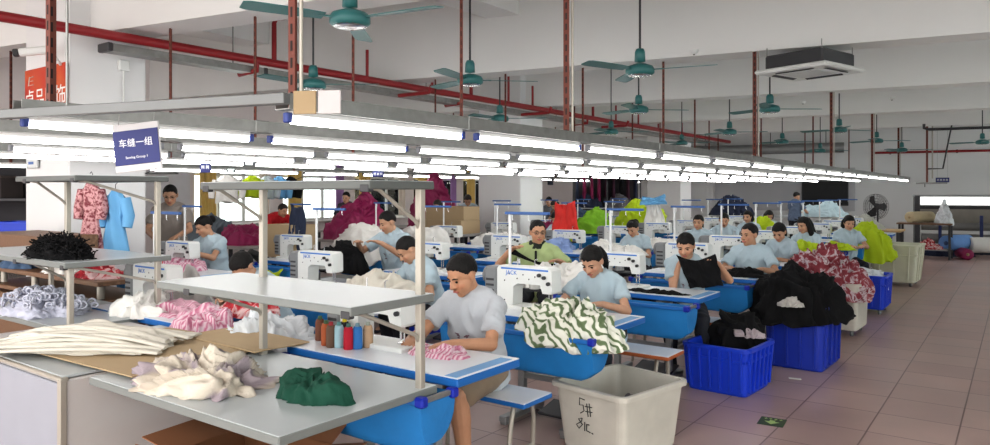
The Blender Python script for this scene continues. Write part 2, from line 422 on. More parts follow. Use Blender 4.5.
for k in range(NW):
    y0, y1 = W0+k*pit+(.17 if k else 0), W0+(k+1)*pit-(.17 if k < NW-1 else 0)
    w = bpy.data.objects.new('window_%d' % (k+1), None); COL.objects.link(w); w['kind'] = 'structure'; w.location = (LW-.1, (y0+y1)/2, WZ0)
    L = y1-y0; H = WZ1-WZ0; f = MB()
    for yy in (-L/2+.03, -L/6, L/6, L/2-.03): f.box((0, yy, H/2), (.07, .05, H))
    for zz in (.03, H*.68, H-.03): f.box((0, 0, zz), (.065, L, .05))
    f.build('window_frame', frame_m, w)
    MB().box((-.01, 0, H/2), (.006, L-.05, H-.05)).build('window_pane', glass, w)
    struct_s = MB().box((.17, 0, -.01), (.2, L+.05, .03), .005).build('window_sill', frame_m, w)
    for q, (mm, wd, nm) in enumerate(((cur_y, .34, 'yellow'), ((cur_p, cur_w)[k % 2], .22, ('lilac', 'white')[k % 2]))):
        yc = (y0+.26 if q == 0 else y1-.2)
        pts = [(LW+.06+.022*math.sin(i*1.9), yc-wd/2+wd*i/14) for i in range(15)]
        poly = pts+[(x+.012, y) for x, y in pts[::-1]]
        c = MB().prism(poly, 1.0, WZ1+.02, 2).build('curtain', mm)
        tag(c, '%s curtain hanging beside the %s window from the camera in the far window wall' % (nm, ORD[k]), 'curtain', 'curtains along the window wall')
# a building wall across the yard, seen through the panes
# right wall, out of frame: low wall, piers and a long window band
mb = MB(); mb.box((4.7, 12, .45), (.2, 30, .9)); mb.box((4.7, 12, 3.95), (.2, 30, 1.3))
for y in (-2.8, 3.9, 8.1, 12.3, 16.5, 20.7, 26.5): mb.box((4.7, y+.6, 2.1), (.2, .5, 2.4))
struct('wall_right', mb, white_paint)
for k, (a, b_) in enumerate(((-1.95, 4.25), (4.75, 8.45), (8.95, 12.65), (13.15, 16.85), (17.35, 21.05), (21.55, 26.85))):
    w = bpy.data.objects.new('window_%d' % (NW+k+1), None); COL.objects.link(w); w['kind'] = 'structure'; w.location = (4.7, (a+b_)/2, .9)
    f = MB(); L = b_-a
    for yy in (-L/2+.03, -L/6, L/6, L/2-.03): f.box((0, yy, 1.2), (.07, .05, 2.4))
    for zz in (.03, 1.7, 2.37): f.box((0, 0, zz), (.065, L, .05))
    f.build('window_frame', frame_m, w); MB().box((0, 0, 1.2), (.006, L-.05, 2.35)).build('window_pane', glass, w)
# low partition and racks corner beside the second column
board = MB().box((-12.86, 6.4, 1.75), (.05, 2.6, 1.3), .01).build('notice_board', M('notice_board_face', (.66, .65, .67), .6, var=.08))
tag(board, 'pale grey board on the window wall behind the standing man in a taupe tee', 'board')

# ------------------------------------------------------------------ pipes and trays under the beams
pipe = thing('fire_pipe', 'long red fire sprinkler pipe running under the ceiling beams', 'pipe', (-7.5, 0, 3.2))
MB().tube([(0, -2, 0), (0, 23, 0)], .05, 12).build('main_pipe', red_pipe_m, pipe)
MB().tube([(-.14, -2, .03), (-.14, 6, .03), (-.14, 12, .03)], .035, 10).build('second_pipe', red_pipe_m, pipe)
for y in (5.62, 9.6, 13.9):
    MB().tube([(0, y, 0), (0, y, .5), (0, y+.03, .56), (.06, y+.1, .58), (1.6, y+.1, .58)], .03, 8).build('branch_pipe', red_pipe_m, pipe)
    MB().tube([(0, y-.25, -.02), (0, y-.25, -.12), (-.35, y-.25, -.14), (-.4, y-.25, -.02)], .03, 8).build('drop_pipe', red_pipe_m, pipe)
for y in (7.2, 8.6, 10.7, 11.5, 12.8, 15, 16.2, 17.4, 19):
    MB().tube([(0, y, 0), (0, y, .42 if y % 2 > 1 else 1.0)], .022, 8).build('riser_pipe', red_pipe_m, pipe)
for y in (7.9, 11.2, 14.4): MB().tube([(-.05, y, -.15), (.55, y, -.15), (.6, y, -.05)], .028, 8).build('drop_pipe', red_pipe_m, pipe)
tr = thing('cable_tray', 'grey cable tray running beside the long red fire pipe', 'cable tray', (-7.68, 3.66, 3.06))
MB().prism([(-.1, .08), (-.1, 0), (.1, 0), (.1, .08), (.09, .08), (.09, .01), (-.09, .01), (-.09, .08)], 0, 18.6, 1).build('channel', steel, tr)
for y in (0, 1.9): MB().box((0, y, .04), (.22, .06, .09), .01).build('end_bracket', dark_metal, tr)
for y in (1.5, 5, 9, 13, 17): MB().tube([(0, y, .08), (0, y, 1.5)], .008, 6).build('hanger_rod', steel, tr)
bw = thing('wall_pipe', 'thin red pipe running high along the end wall above the cloth rolls', 'pipe', (0, 0, 0))
MB().tube([(-3.6, skY(-3.6, WALL_Y0)-.12, 2.8), (4.2, skY(4.2, WALL_Y0)-.12, 2.8)], .035, 8).build('pipe_run', red_pipe_m, bw)
for x in (-3.2, -1.5, .5): MB().box((x, skY(x, WALL_Y0)-.06, 2.8), (.04, .12, .1)).build('bracket', dark_metal, bw)
dk = thing('air_duct', 'grey round air duct high on the end wall above the television', 'duct', (0, 0, 0))
MB().tube([(-9.2, skY(-9.2, WALL_Y0)-.35, 2.98), (-4.4, skY(-4.4, WALL_Y0)-.35, 2.98)], .16, 14).build('duct_run', grey_metal, dk)
for x in (-8.5, -6.5, -4.9): MB().tube([(x, skY(x, WALL_Y0)-.35, 3.1), (x, skY(x, WALL_Y0)-.35, 4.62)], .012, 6).build('hanger_rod', dark_metal, dk)

# ------------------------------------------------------------------ lamp rows
tube_glow = M_emit('fluorescent_glow', (1., .985, .96), 11)
batt = M('lamp_housing', (.8, .8, .8), .4)
LZ = 1.915
def make_lamp(near):
    t = thing('fluorescent_lamp', 'x', 'lamp')
    MB().tube([(0, .02, 0), (0, 1.2, 0)], .0155, 10).build('lamp_tube', tube_glow, t)
    MB().box((0, .61, .032), (.034, 1.2, .026), .004).build('housing', batt, t)
    for y in (.0, 1.22): MB().box((0, y, .012), (.036, .03, .045), .005).build('end_clip', M('clip_blue_grey', srgb(52, 70, 140), .5) if near else M('clip_grey', srgb(132, 134, 140), .5), t)
    return t
ROWX = [(-2.6, 2.02, 'first', 16), (-3.75, 1.42, 'second', 16), (-4.9, 1.5, 'third', 16), (-6.05, 2.2, 'fourth', 15), (-7.2, 2.4, 'fifth', 15), (-9.9, 2.6, 'sixth', 14)]
lampN, lampF = make_lamp(True), make_lamp(False); lused = set(); dY = 1.36
for r, (X, Y0, rn, n) in enumerate(ROWX):
    for k in range(n):
        lab = 'lit fluorescent tube lamp, %s from the camera in the %s lamp row from the aisle' % (ORD[k], rn)
        src = lampN if (k < 2 and r < 2) else lampF
        if src.name not in lused: lused.add(src.name); o = src; o.location = (X, Y0+k*dY, LZ); o['label'] = lab
        else: o = dup(src, (X, Y0+k*dY, LZ), label=lab)
        o['group'] = 'fluorescent lamps over the sewing rows'
    c = thing('lamp_channel', 'galvanised steel channel carrying the %s lamp row from the aisle' % rn, 'channel', (X, Y0-.03, LZ+.044), 0, 'steel channels over the lamp rows')
    L = n*dY
    MB().prism([(-.05, .07), (-.05, 0), (.05, 0), (.05, .07), (.046, .07), (.046, .005), (-.046, .005), (-.046, .07)], 0, L, 1).build('channel_body', steel, c)
    for j in range(int(L/2.7)): MB().box((0, 1.3+j*2.7, .035), (.108, .10, .074), .004).build('joint_sleeve', steel, c)
    # slotted angle hangers up to the beams
    ys = [skY(X, y) for y in (3.9, 8.1, 12.3, 16.5, 20.7) if skY(X, y) > Y0+.1]
    if r == 0: ys = [2.04, 4.42, 8.9]+ys[2:]
    if r in (1, 2): ys = [Y0+.1]+ys
    for q, y in enumerate(ys):
        big = r == 0 or (r == 1 and q == 0)
        top = 3.34 if not (q == 0 and r < 3 or (r == 0 and q == 1)) else 4.62
        w = .045 if big else .03
        h = thing('slotted_hanger', 'brown slotted steel hanger post, %s from the camera on the %s lamp channel' % (ORD[q], rn), 'post', (X-(.02 if r < 2 else -.052), y, LZ+.055 if r < 2 else LZ+.04), 0, 'brown hanger posts of the lamp channels')
        H = top-LZ-.04
        mb = MB(); mb.box((w/2, 0, H/2), (w, .004, H)); mb.box((0, w/2, H/2), (.004, w, H)); mb.build('angle_bar', brown_steel, h)
        sl = MB()
        for z in range(int(H/.075)):
            sl.box((w/2, -.0025, .05+z*.075), (w*.28, .002, .045)); sl.box((.0025, w/2, .05+z*.075), (.002, w*.28, .045))
        sl.build('slot_pattern', dark_hole, h)
        if r == 0: MB().tube([(w+.016, .02, 0), (w+.016, .02, H)], .009, 8).build('conduit', alu, h)
# cross channel joining the near ends of the rows
cc = thing('cross_channel', 'grey galvanised cross channel joining the near ends of the lamp rows', 'channel', (0, 0, 0))
MB().bar((-5.2, .95, 1.955), (-2.25, 1.745, 1.955), .042, .042, .003).build('channel_body', M('backlit_grey_steel', (.17, .175, .175), .5, .4), cc)  # steel colour darkened to carry the shade of the backlit channel
for f_ in (.3, .62): p = Vector((-5.2, .95, 1.96)).lerp(Vector((-2.25, 1.745, 1.96)), f_); MB().tube([p, (p.x, p.y, 4.62)], .006, 6).build('hanger_rod', steel, cc)
pp = thing('paper_notice', 'small cardboard and paper notice clipped at the near end of the first lamp channel', 'notice', (-2.485, 2.02, 1.985))
MB().box((0, 0, 0), (.1, .012, .1), .002, (0, 0, .5)).build('card_sheet', card, pp); MB().box((.1, .05, 0), (.1, .01, .1), .002, (0, 0, .5)).build('paper_sheet', M('grey_paper', (.6, .56, .56), .8), pp)

# ------------------------------------------------------------------ ceiling fans
def make_fan():
    t = thing('ceiling_fan', 'x', 'fan')
    MB().tube([(0, 0, .1), (0, 0, 1.9)], .011, 8).build('down_rod', dark_metal, t)
    MB().lathe([(.0, .2), (.036, .2), (.048, .17), (.052, .08), (.0, .07)], seg=14).build('rod_cover', teal, t)
    MB().lathe([(0, .065), (.05, .06), (.12, .035), (.135, .01), (.135, -.03), (.11, -.05), (.0, -.055)], seg=20).build('motor_housing', teal, t)
    MB().lathe([(.115, -.046), (.10, -.056), (.04, -.062), (0, -.063)], seg=18).build('bottom_cap', chrome, t)
    for k in range(3):
        a = k*2*PI/3
        b = MB(); R = Euler((.16, 0, 0)).to_matrix()
        prof = [(.18, .05), (.3, .062), (.55, .068), (.66, .066), (.70, .05)]
        up = []; dn = []
        for x, w in prof:
            up.append((x, w)); dn.append((x, -w))
        b.prism(up+dn[::-1], -.003, .003, 2); b.v = [tuple(R @ Vector(v)) for v in b.v]
        b.box((.15, 0, 0), (.14, .03, .008), .002)
        b.build('blade', teal, t, None, (0, 0, a))
    return t
FANS = [(-3.6, 3.3, 2.75, .15), (-4.57, 5.83, 2.75, .75), (-2.9, 6.3, 2.75, .2), (-4.3, 9.3, 2.75, .7), (-2.8, 10.3, 2.75, .62), (-6.4, 8.9, 2.72, .5), (-6.3, 12.4, 2.75, .6),
        (-4.5, 13.8, 2.75, .5), (-4.4, 17.2, 2.75, .6), (-2.7, 14.5, 2.75, .9), (-2.6, 18.1, 2.75, .5), (-6.4, 16.2, 2.75, .2), (-6.1, 5.07, 2.75, .6), (-4.3, 20.6, 2.7, .4), (-2.5, 21.5, 2.7, .1), (-.7, 20.0, 2.75, .7)]
FL = ['large teal ceiling fan nearest the camera above the front lamp channel', 'teal ceiling fan on a long rod in front of the long red pipe', 'teal ceiling fan just right of the double hanger post', 'teal ceiling fan hung behind and below the fan beside the double post',
      'teal ceiling fan below the ceiling air conditioner', 'small teal fan behind the fan in front of the red pipe', 'small teal fan beside the red pipe right of the double hanger post', 'teal fan hung halfway down the hall left of a hanger post',
      'far teal fan left of the air conditioner near the end wall duct', 'teal fan half hidden by a hanger post right of the air conditioner', 'teal fan near the end wall right of the television', 'small far teal fan among hanger posts near the red pipe end', 'teal fan hub partly hidden behind the front hanger post',
      'very distant small teal fan above the television', 'distant teal fan near the end wall pipe bracket', 'teal fan above the cloth spreading machine at the end wall']
fan0 = make_fan()
for i, (x, y, z, a) in enumerate(FANS):
    o = fan0 if i == 0 else dup(fan0, (x, y, z))
    o.location = (x, y, z); o.rotation_euler = (0, 0, a); o['label'] = FL[i]; o['group'] = 'teal ceiling fans'

# ------------------------------------------------------------------ ceiling cassette air conditioner
ac = thing('air_conditioner', 'white square ceiling cassette air conditioner hanging from the beams', 'air conditioner', (-2.02, 9.1, 3.03), -.3)
MB().box((0, 0, .11), (.72, .72, .17), .02).build('casing', dark_metal, ac)
MB().box((0, 0, 0), (.9, .9, .05), .022).build('panel', mach_white, ac)
MB().box((0, 0, -.027), (.44, .44, .012), .01).build('intake_grille', M('intake_grey', (.62, .63, .62), .6), ac)
for k in range(4):
    R = Matrix.Rotation(k*PI/2, 4, 'Z'); f = MB().box((0, -.32, -.028), (.46, .06, .01), .004, (.25, 0, 0)); f.v = [tuple(R @ Vector(v)) for v in f.v]
    f.build('louvre', dark_metal, ac)
for x in (-.34, .34):
    for y in (-.34, .34): MB().tube([(x, y, .1), (x, y, .29)], .006, 6).build('hanger_rod', steel, ac)
# small ceiling fittings
for i, (px, py, lab) in enumerate(((694, 50, 'small white smoke detector under the first ceiling beam'), (803, 101, 'small detector under the second ceiling beam right of the air conditioner'), (892, 97, 'small detector under the second ceiling beam near the right'))):
    p = at(px, py, 3.3)
    dct = thing('smoke_detector', lab, 'smoke detector', (p.x, p.y, 3.3)); MB().lathe([(0, -.05), (.03, -.05), (.05, -.02), (.055, 0)], seg=14).build('detector_body', mach_white, dct); MB().tube([(0, 0, -.06), (0, 0, -.05)], .012, 8).build('sensor', dark_metal, dct)
# a black conduit along the far beam and dangling rig over the machine at the end wall
bc = thing('black_conduit', 'thick black conduit running along the far ceiling beam', 'conduit'); p0 = at(924, 124, 3.3); p1 = Vector((3.6, p0.y+SK*(3.6-p0.x), 0))
MB().tube([(p0.x, p0.y, 3.3), (p0.x, p0.y, 3.2), (p0.x+.1, p0.y+.02, 3.16), (p1.x, p1.y, 3.16)], .035, 8).build('conduit_run', dark_metal, bc)
# ------------------------------------------------------------------ column furniture: banner, emblem, cctv
bn = thing('shop_banner', 'orange red banner with white Chinese characters on the left column', 'banner', (-8.54, 3.44, 2.62))
red_orange = M_ramp('banner_print', 'noise', [(.3, srgb(196, 92, 40)), (.5, srgb(190, 60, 36)), (.7, srgb(140, 34, 32))], .6, 1.6, .6, 2, 0)
MB().box((0, 0, 0), (1.02, .02, .68), .003).build('banner_sheet', red_orange, bn)
text('banner_lettering', '卓品服饰', .252, M('banner_white', (.85, .83, .8), .6), bn, (.0, -.013, -.02), (PI/2, 0, 0), .001)
em = MB(); em.bar((-.40, -.013, .16), (-.37, -.013, .26), .016, .004); em.bar((-.36, -.013, .25), (-.27, -.013, .255), .016, .004); em.bar((-.35, -.013, .21), (-.28, -.013, .21), .014, .004); em.bar((-.36, -.013, .165), (-.27, -.013, .165), .016, .004); em.build('emblem_pattern', M('banner_grey', (.62, .58, .52), .6), bn)
lp = thing('logo_plate', 'white plate with a round blue emblem on the left column', 'sign', (-8.85, 3.43, 2.03))
MB().box((0, 0, 0), (.26, .03, .34), .01).build('plate', M('plate_grey', (.6, .62, .63), .5), lp)
mb = MB(); mb.lathe([(0, 0), (.08, 0), (.08, .006), (0, .006)], (0, 0, 0), 24, Euler((PI/2, 0, 0)).to_matrix()); mb.build('emblem_disc', M('emblem_blue', srgb(40, 90, 160), .5), lp, (0, -.015, .04))
em = MB(); em.bar((.0, -.024, .0), (.0, -.024, .08), .02, .003); em.bar((.0, -.024, .08), (.03, -.024, .05), .018, .003); em.bar((.0, -.024, .045), (-.035, -.024, .06), .018, .003); em.build('emblem_pattern', mach_white, lp); MB().box((0, -.016, -.11), (.13, .003, .03)).build('lettering_strip', M('emblem_blue', 0), lp)
cv = thing('security_camera', 'white bullet security camera bracketed to the left column above the banner', 'security camera', (-8.18, 3.22, 3.08), .35)
mb = MB(); mb.bar((-.12, -.12, -.06), (.12, .08, 0), .08, .08, .018); mb.build('camera_body', mach_white, cv)
mb = MB(); mb.bar((-.155, -.15, -.068), (-.115, -.115, -.06), .075, .075, .01); mb.build('lens_face', black_plastic, cv)
MB().tube([(.1, .07, -.04), (.14, .12, -.12), (.1, .18, -.14)], .015, 8).build('bracket', mach_white, cv)
for i, (x, z, lab) in enumerate(((-7.98, 3.2, 'small white junction box on the right face of the left column'),)):
    j = thing('junction_box', lab, 'junction box', (-8.02, 4.02, 3.0)); MB().box((0, 0, 0), (.06, .12, .12), .01).build('box_body', mach_white, j)
    MB().tube([(.0, 0, -.06), (.0, 0, -1.0)], .012, 6).build('conduit', mach_white, j)
# ================================================================== sewing furniture
RX = {'A': -2.63, 'B': -4.9, 'C': -7.1}
RN = {'A': 'aisle row', 'B': 'middle row', 'C': 'third row'}
TY = lambda k: 2.75+1.5*k                           # centre of the k-th table
TH = .7625
def make_table():
    t = thing('sewing_table', 'x', 'sewing table')
    MB().box((0, 0, TH-.022), (1.2, .5, .04), .006).build('edge_band', blue_edge, t)
    MB().box((0, 0, TH), (1.194, .494, .006), .002).build('worktop', top_white, t)
    MB().box((.55, -.02, TH+.0032), (.07, .44, .0012)).build('measuring_tape_strip', M('blue_tape', srgb(112, 164, 212), .5), t)
    for x in (-.24, .24):
        g = MB(); g.box((x, .02, .04), (.06, .5, .04), .006); g.box((x, .02, .37), (.05, .05, .66), .004); g.box((x, .02, TH-.06), (.05, .44, .035), .004)
        for y in (-.2, .24): g.box((x, y, .012), (.05, .05, .024), .005)
        g.build('leg', grey_metal, t)
    MB().box((0, .02, .3), (.48, .03, .04), .004).build('cross_bar', grey_metal, t)
    MB().box((.1, .06, .09), (.34, .22, .02), .004, (.2, 0, 0)).build('pedal', dark_metal, t)
    MB().box((.0, .05, .62), (.18, .16, .16), .02).build('motor', dark_metal, t)
    # trough: a blue cloth sling on the camera side
    rings = []; n = 18
    for i in range(37):
        u = -1+2*i/36; x = .585*u; r = []
        for j in range(n+1):
            q = j/n
            y = -.245-.235*q-.05*math.sin(PI*q)*math.sin(PI*q)*(1 if q > .5 else .0)
            z = .705-.25*math.sin(PI*min(1, q))**.55
            w = noise.noise(Vector((x*4, y*3, z*3)))*.018+noise.noise(Vector((x*11, q*2, 3)))*.008
            e = .06*max(0, abs(u)-.86)/.14*math.sin(PI*q)
            r.append((x, y-w*(.3+math.sin(PI*q)), z+w*.6*math.sin(PI*q)+e))
        rings.append(r)
    mb = MB(); mb.loft(rings, caps=False, closed=False)
    for r in (rings[0], rings[-1]):
        c = (r[0][0]*1.015, -.36, .60); vs = r+[c]; mb.add(vs, [(j, j+1, n+1) for j in range(n)], True)
        mb.add([r[0], r[n], c], [(0, 1, 2)], True)
    mb.build('cloth_trough', blue_cloth, t)
    MB().box((0, -.482, .708), (1.2, .022, .028), .004).build('rail', blue_edge, t)
    for x in (-.585, .585):
        MB().box((x, -.37, .712), (.022, .24, .022), .003).build('rail_arm', steel, t)
        MB().box((x, -.475, .71), (.05, .045, .045), .008).build('corner_clip', blue_clip, t); MB().box((x, -.27, .708), (.05, .045, .045), .008).build('corner_clip', blue_clip, t)
    return t
def make_machine(txt):
    t = thing('sewing_machine', 'x', 'sewing machine')
    MB().box((-.2, 0, .012), (.54, .19, .03), .006).build('base', mach_white, t)
    prof = [(-.43, .02), (-.43, .285), (-.415, .305), (.015, .31), (.04, .29), (.045, .14), (.03, .125), (-.035, .125), (-.055, .185), (-.25, .185), (-.285, .16), (-.29, .02)]
    b = MB(); rings = []
    for y, k in ((-.062, .93), (-.055, .985), (-.03, 1), (.03, 1), (.055, .985), (.062, .93)):
        cx, cz = -.2, .2
        rings.append([(cx+(x-cx)*k if k > .95 else cx+(x-cx)*.985, y, cz+(z-cz)*k if k > .95 else cz+(z-cz)*.97) for x, z in prof])
    b.loft(rings, smooth=False); b.build('arm_casting', mach_white, t)
    MB().box((-.19, -.0625, .288), (.40, .004, .012)).build('blue_stripe', M('machine_blue', srgb(60, 120, 200), .4), t)
    g = MB(); g.box((-.485, -.005, .17), (.105, .13, .25), .012); g.build('motor_cover', mach_grey, t)
    v = MB()
    for z in (.08, .12, .16, .2): v.box((-.485, -.071, z), (.07, .004, .016))
    v.build('vent_slots', dark_metal, t)
    h = MB(); h.lathe([(0, -.012), (.05, -.012), (.062, -.004), (.062, .008), (.045, .014), (0, .014)], (-.553, -.005, .225), 18, Euler((0, PI/2, 0)).to_matrix()); h.build('handwheel', mach_grey, t)
    n = MB(); n.tube([(.005, 0, .13), (.005, 0, .055)], .006, 8); n.tube([(.005, 0, .055), (.005, 0, .03)], .0025, 6); n.tube([(-.02, 0, .13), (-.02, 0, .05)], .007, 8); n.box((-.01, 0, .034), (.03, .05, .006), .001); n.build('needle_bar', chrome, t)
    for x, z in ((-.02, .24), (-.06, .255), (.015, .2)):
        d = MB(); d.lathe([(0, 0), (.013, 0), (.013, .02), (0, .022)], (x, -.062, z), 10, Euler((PI/2, 0, 0)).to_matrix())
        d.build('tension_disc', dark_metal, t)
    s = MB()
    for x, z in ((-.36, .06), (-.36, .2), (-.25, .22), (-.15, .22), (-.1, .24), (-.2, .25), (-.32, .25)): s.lathe([(0, 0), (.0055, 0), (.0055, .002), (0, .002)], (x, -.061, z), 8, Euler((PI/2, 0, 0)).to_matrix())
    s.build('screw_heads', dark_metal, t)
    MB().box((-.24, -.064, .1), (.07, .003, .05)).build('data_plate', paper, t) if not txt else None
    text('maker_name', 'JACK', .042, M('machine_blue', 0), t, (-.30, -.0635, .258), (PI/2, 0, 0), .0006)
    MB().tube([(-.3, .02, .30), (-.3, .02, .36)], .004, 6).build('thread_guide', chrome, t); MB().tube([(-.14, .0, .31), (-.14, .0, .35), (-.12, 0, .36)], .004, 6).build('thread_guide', chrome, t)
    return t
def make_stand():
    t = thing('thread_stand', 'x', 'thread stand')
    MB().tube([(0, 0, 0), (0, 0, .675)], .0115, 10).build('pole', M('white_pole', (.72, .73, .74), .35), t)
    MB().box((.15, 0, .68), (.38, .026, .022), .004).build('crossbar', M('crossbar_blue', srgb(52, 92, 152), .5), t)
    g = MB(); g.box((.09, 0, .12), (.36, .05, .018), .004); g.build('cone_tray', dark_metal, t)
    for x in (-.04, .09, .22): MB().tube([(x, 0, .125), (x, 0, .2)], .004, 6).build('cone_pin', chrome, t)
    for x in (.02, .16, .3): MB().tube([(x, 0, .665), (x, 0, .635), (x+.012, 0, .625)], .003, 6).build('thread_eyelet', chrome, t)
    MB().lathe([(0, -.0), (.03, 0), (.03, .02), (0, .022)], seg=10).build('clamp', dark_metal, t)
    return t
def make_cone(mat, tip, kind='cone'):
    t = thing('thread_cone', 'x', 'thread cone')
    if kind == 'cone': MB().lathe([(0, 0), (.038, 0), (.042, .006), (.034, .125), (.028, .132), (0, .132)], seg=18).build('thread', mat, t)
    else: MB().lathe([(0, .0), (.024, 0), (.027, .006), (.026, .10), (.020, .118), (0, .118)], seg=18).build('thread', mat, t)
    MB().lathe([(0, .118), (.016, .118), (.011, .155), (0, .157)] if kind == 'cone' else [(0, .11), (.014, .114), (.011, .136), (0, .138)], seg=12).build('core_tip', tip, t)
    return t
def make_bench(edge):
    t = thing('work_bench', 'x', 'bench')
    MB().box((0, 0, .432), (.86, .29, .026), .004).build('edge_band', edge, t)
    MB().box((0, 0, .447), (.856, .286, .006), .002).build('seat', top_white, t)
    for x in (-.32, .32):
        l = MB(); l.tube([(x-.02, -.13, .0), (x, -.115, .3), (x, -.09, .40), (x, -.05, .418), (x, .05, .418), (x, .09, .40), (x, .115, .3), (x-.02, .13, 0)], .014, 10)
        l.tube([(x-.01, -.124, .14), (x-.01, .124, .14)], .008, 8)
        l.build('leg', alu, t)
    MB().tube([(-.32, 0, .40), (.32, 0, .40)], .011, 8).build('stretcher', alu, t)
    return t
table0 = make_table(); mach0 = make_machine(True); stand0 = make_stand()
bench_b = make_bench(blue_edge); bench_o = make_bench(orange_edge)
cone_w = make_cone(cl_white, M('red_tip', srgb(190, 40, 50), .5)); cone_k = make_cone(cl_black, dark_metal)
cone_l = make_cone(cl_lime, dark_metal); cone_p = make_cone(M('pink_thread', srgb(226, 140, 150), .8), dark_metal); cone_g = make_cone(M('grey_thread', (.45, .45, .46), .8), mach_white)
used = set()
def put(src, name, loc, rz, label, group):
    if src.name not in used: used.add(src.name); o = src; o.location = loc; o.rotation_euler = (0, 0, rz); o['label'] = label; o['group'] = group
    else: o = dup(src, loc, rz, label, group)
    return o
rnd = random.Random(3)
ROWS = {'A': range(0, 10), 'B': range(0, 10), 'C': range(1, 10)}
for r in 'ABC':
    for k in ROWS[r]:
        X, Y = RX[r], TY(k); who = '%s from the camera in the %s' % (ORD[k if r != 'C' else k-1], RN[r])
        put(table0, 'sewing_table', (X, Y, 0), 0, 'white sewing table with blue trough, '+who, 'sewing tables in rows')
        put(mach0, 'sewing_machine', (X-.02+(0 if k == 0 else rnd.uniform(-.04, .03)), Y+.06, TH), 0, 'white and grey sewing machine, '+who, 'sewing machines in rows')
        bo = bench_o if (r == 'A' and k == 1) or rnd.random() < .2 and k > 1 else bench_b
        bx = X+(.03 if r == 'A' and k == 0 else .22 if r == 'A' and k == 1 else .0)
        put(bo, 'work_bench', (bx, Y+.64+(.02 if k else 0), 0), 0, ('orange-edged' if bo is bench_o else 'blue-edged')+' white bench with tube legs, '+who, 'benches behind the sewing tables')
        if not (r == 'A' and k == 0):
            sx = X-.46+rnd.uniform(-.05, .1); sy = Y+.17
            put(stand0, 'thread_stand', (sx, sy, TH), rnd.uniform(-.2, .2), 'thread stand with blue crossbar, '+who, 'thread stands on the sewing tables')
            for j, dx in enumerate((-.04, .09, .22)):
                if j == 2 and rnd.random() < .5: continue
                src = cone_w
                if (r == 'B' and k in (3, 4)) or (r == 'C' and k in (2, 3)): src = (cone_k, cone_l, cone_k)[j]
                if (r, k) == ('B', 0): src = cone_p
                if (r, k) in (('A', 2),): src = cone_g if j else cone_w
                nm = {cone_w.name: 'white', cone_k.name: 'black', cone_l.name: 'lime', cone_p.name: 'pink', cone_g.name: 'grey'}[src.name]
                a = 0
                put(src, 'thread_cone', (sx+dx, sy, TH+.13), 0, '%s thread cone, %s on the stand %s' % (nm, ('left', 'middle', 'right')[j], who), 'thread cones on the stands')
for o in (cone_k, cone_l, cone_g, cone_p, bench_o):
    assert o.name in used
# coloured spools on the first table
SPO = [('brown', srgb(120, 74, 56), srgb(60, 90, 60)), ('rust orange', srgb(176, 92, 54), srgb(70, 100, 70)), ('olive brown', srgb(108, 82, 66), srgb(150, 40, 50)), ('pale blue', srgb(170, 204, 214), srgb(100, 150, 150)), ('black', (.02, .02, .02), srgb(220, 200, 40)), ('crimson', srgb(180, 22, 48), srgb(80, 120, 110)), ('bright blue', srgb(52, 118, 186), srgb(110, 140, 150)), ('tan', srgb(190, 158, 128), srgb(150, 160, 150))]
PXS = [(320, 340), (326, 345), (331, 347), (339, 347), (344.5, 343), (348.5, 349), (357.5, 348.5), (368, 347)]
for (n, c, tc_), (px, py) in zip(SPO, PXS):
    o = make_cone(M('thread_'+n.replace(' ', '_'), c, .8), M('tip_'+n.replace(' ', '_'), tc_, .6), 'spool')
    p = at(px, py, TH+.004); o.location = (p.x, p.y, TH+.003); o.name = 'thread_spool'; o['category'] = 'thread spool'
    o['label'] = 'small %s thread spool standing beside the first sewing machine' % n; o['group'] = 'coloured thread spools by the first machine'

# ================================================================== foreground shelf benches
def shelf_bench(label, x0, x1, yl0, yl1, ym0, ym1, zt, yt0, yt1, posts, tx0, ux0):
    t = thing('packing_bench', label, 'packing bench', ((x0+x1)/2, (yl0+yl1)/2, 0)); cx, cy = (x0+x1)/2, (yl0+yl1)/2
    def slab(n, xa, xb, ya, yb, z, em):
        p = MB().box(((xa+xb)/2-cx, (ya+yb)/2-cy, z-.017), (xb-xa, yb-ya, .034), .004).build(n, em, t)
        MB().box(((xa+xb)/2-cx, (ya+yb)/2-cy, z+.0005), (xb-xa-.008, yb-ya-.008, .004), .001).build('laminate_top', tray_grey, p)
    slab('lower_top', x0, x1, yl0, yl1, .75, tray_edge); slab('middle_shelf', tx0, x1, ym0, ym1, 1.155, tray_edge); slab('upper_shelf', ux0, x1, yt0, yt1, zt, dark_edge)
    for x, y, z1 in posts:
        MB().box((x-cx, y-cy, z1/2), (.034, .034, z1), .004).build('post', alu, t)
        if z1 > 1:
            for z, yy in ((zt, yt0), (1.155, ym0)):
                if z > z1+.1 or y-yy < .15: continue
                MB().tube([(x-cx, y-cy-.01, z-.2), (x-cx, y-cy-.03, z-.17), (x-cx, yy-cy+.08, z-.035), (x-cx, yy-cy+.05, z-.03)], .009, 8).build('brace', alu, t)
                MB().box((x-cx, yy-cy+.012, z-.03), (.05, .03, .03), .003).build('bracket', dark_metal, t)
    for y in (yl0+.06, yl1-.06): MB().box((0, y-cy, .12), (x1-x0-.1, .025, .025)).build('foot_rail', alu, t)
    return t
shelf_bench('nearest packing bench with two grey shelves on posts, holding the green garment', -3.45, -2.07, 1.57, 2.41, 1.9, 2.39, 1.645, 2.0, 2.39,
            [(-2.10, 2.33, 1.615), (-3.2, 2.33, 1.615), (-2.12, 1.62, .74), (-3.4, 2.36, .74)], -3.47, -3.25)
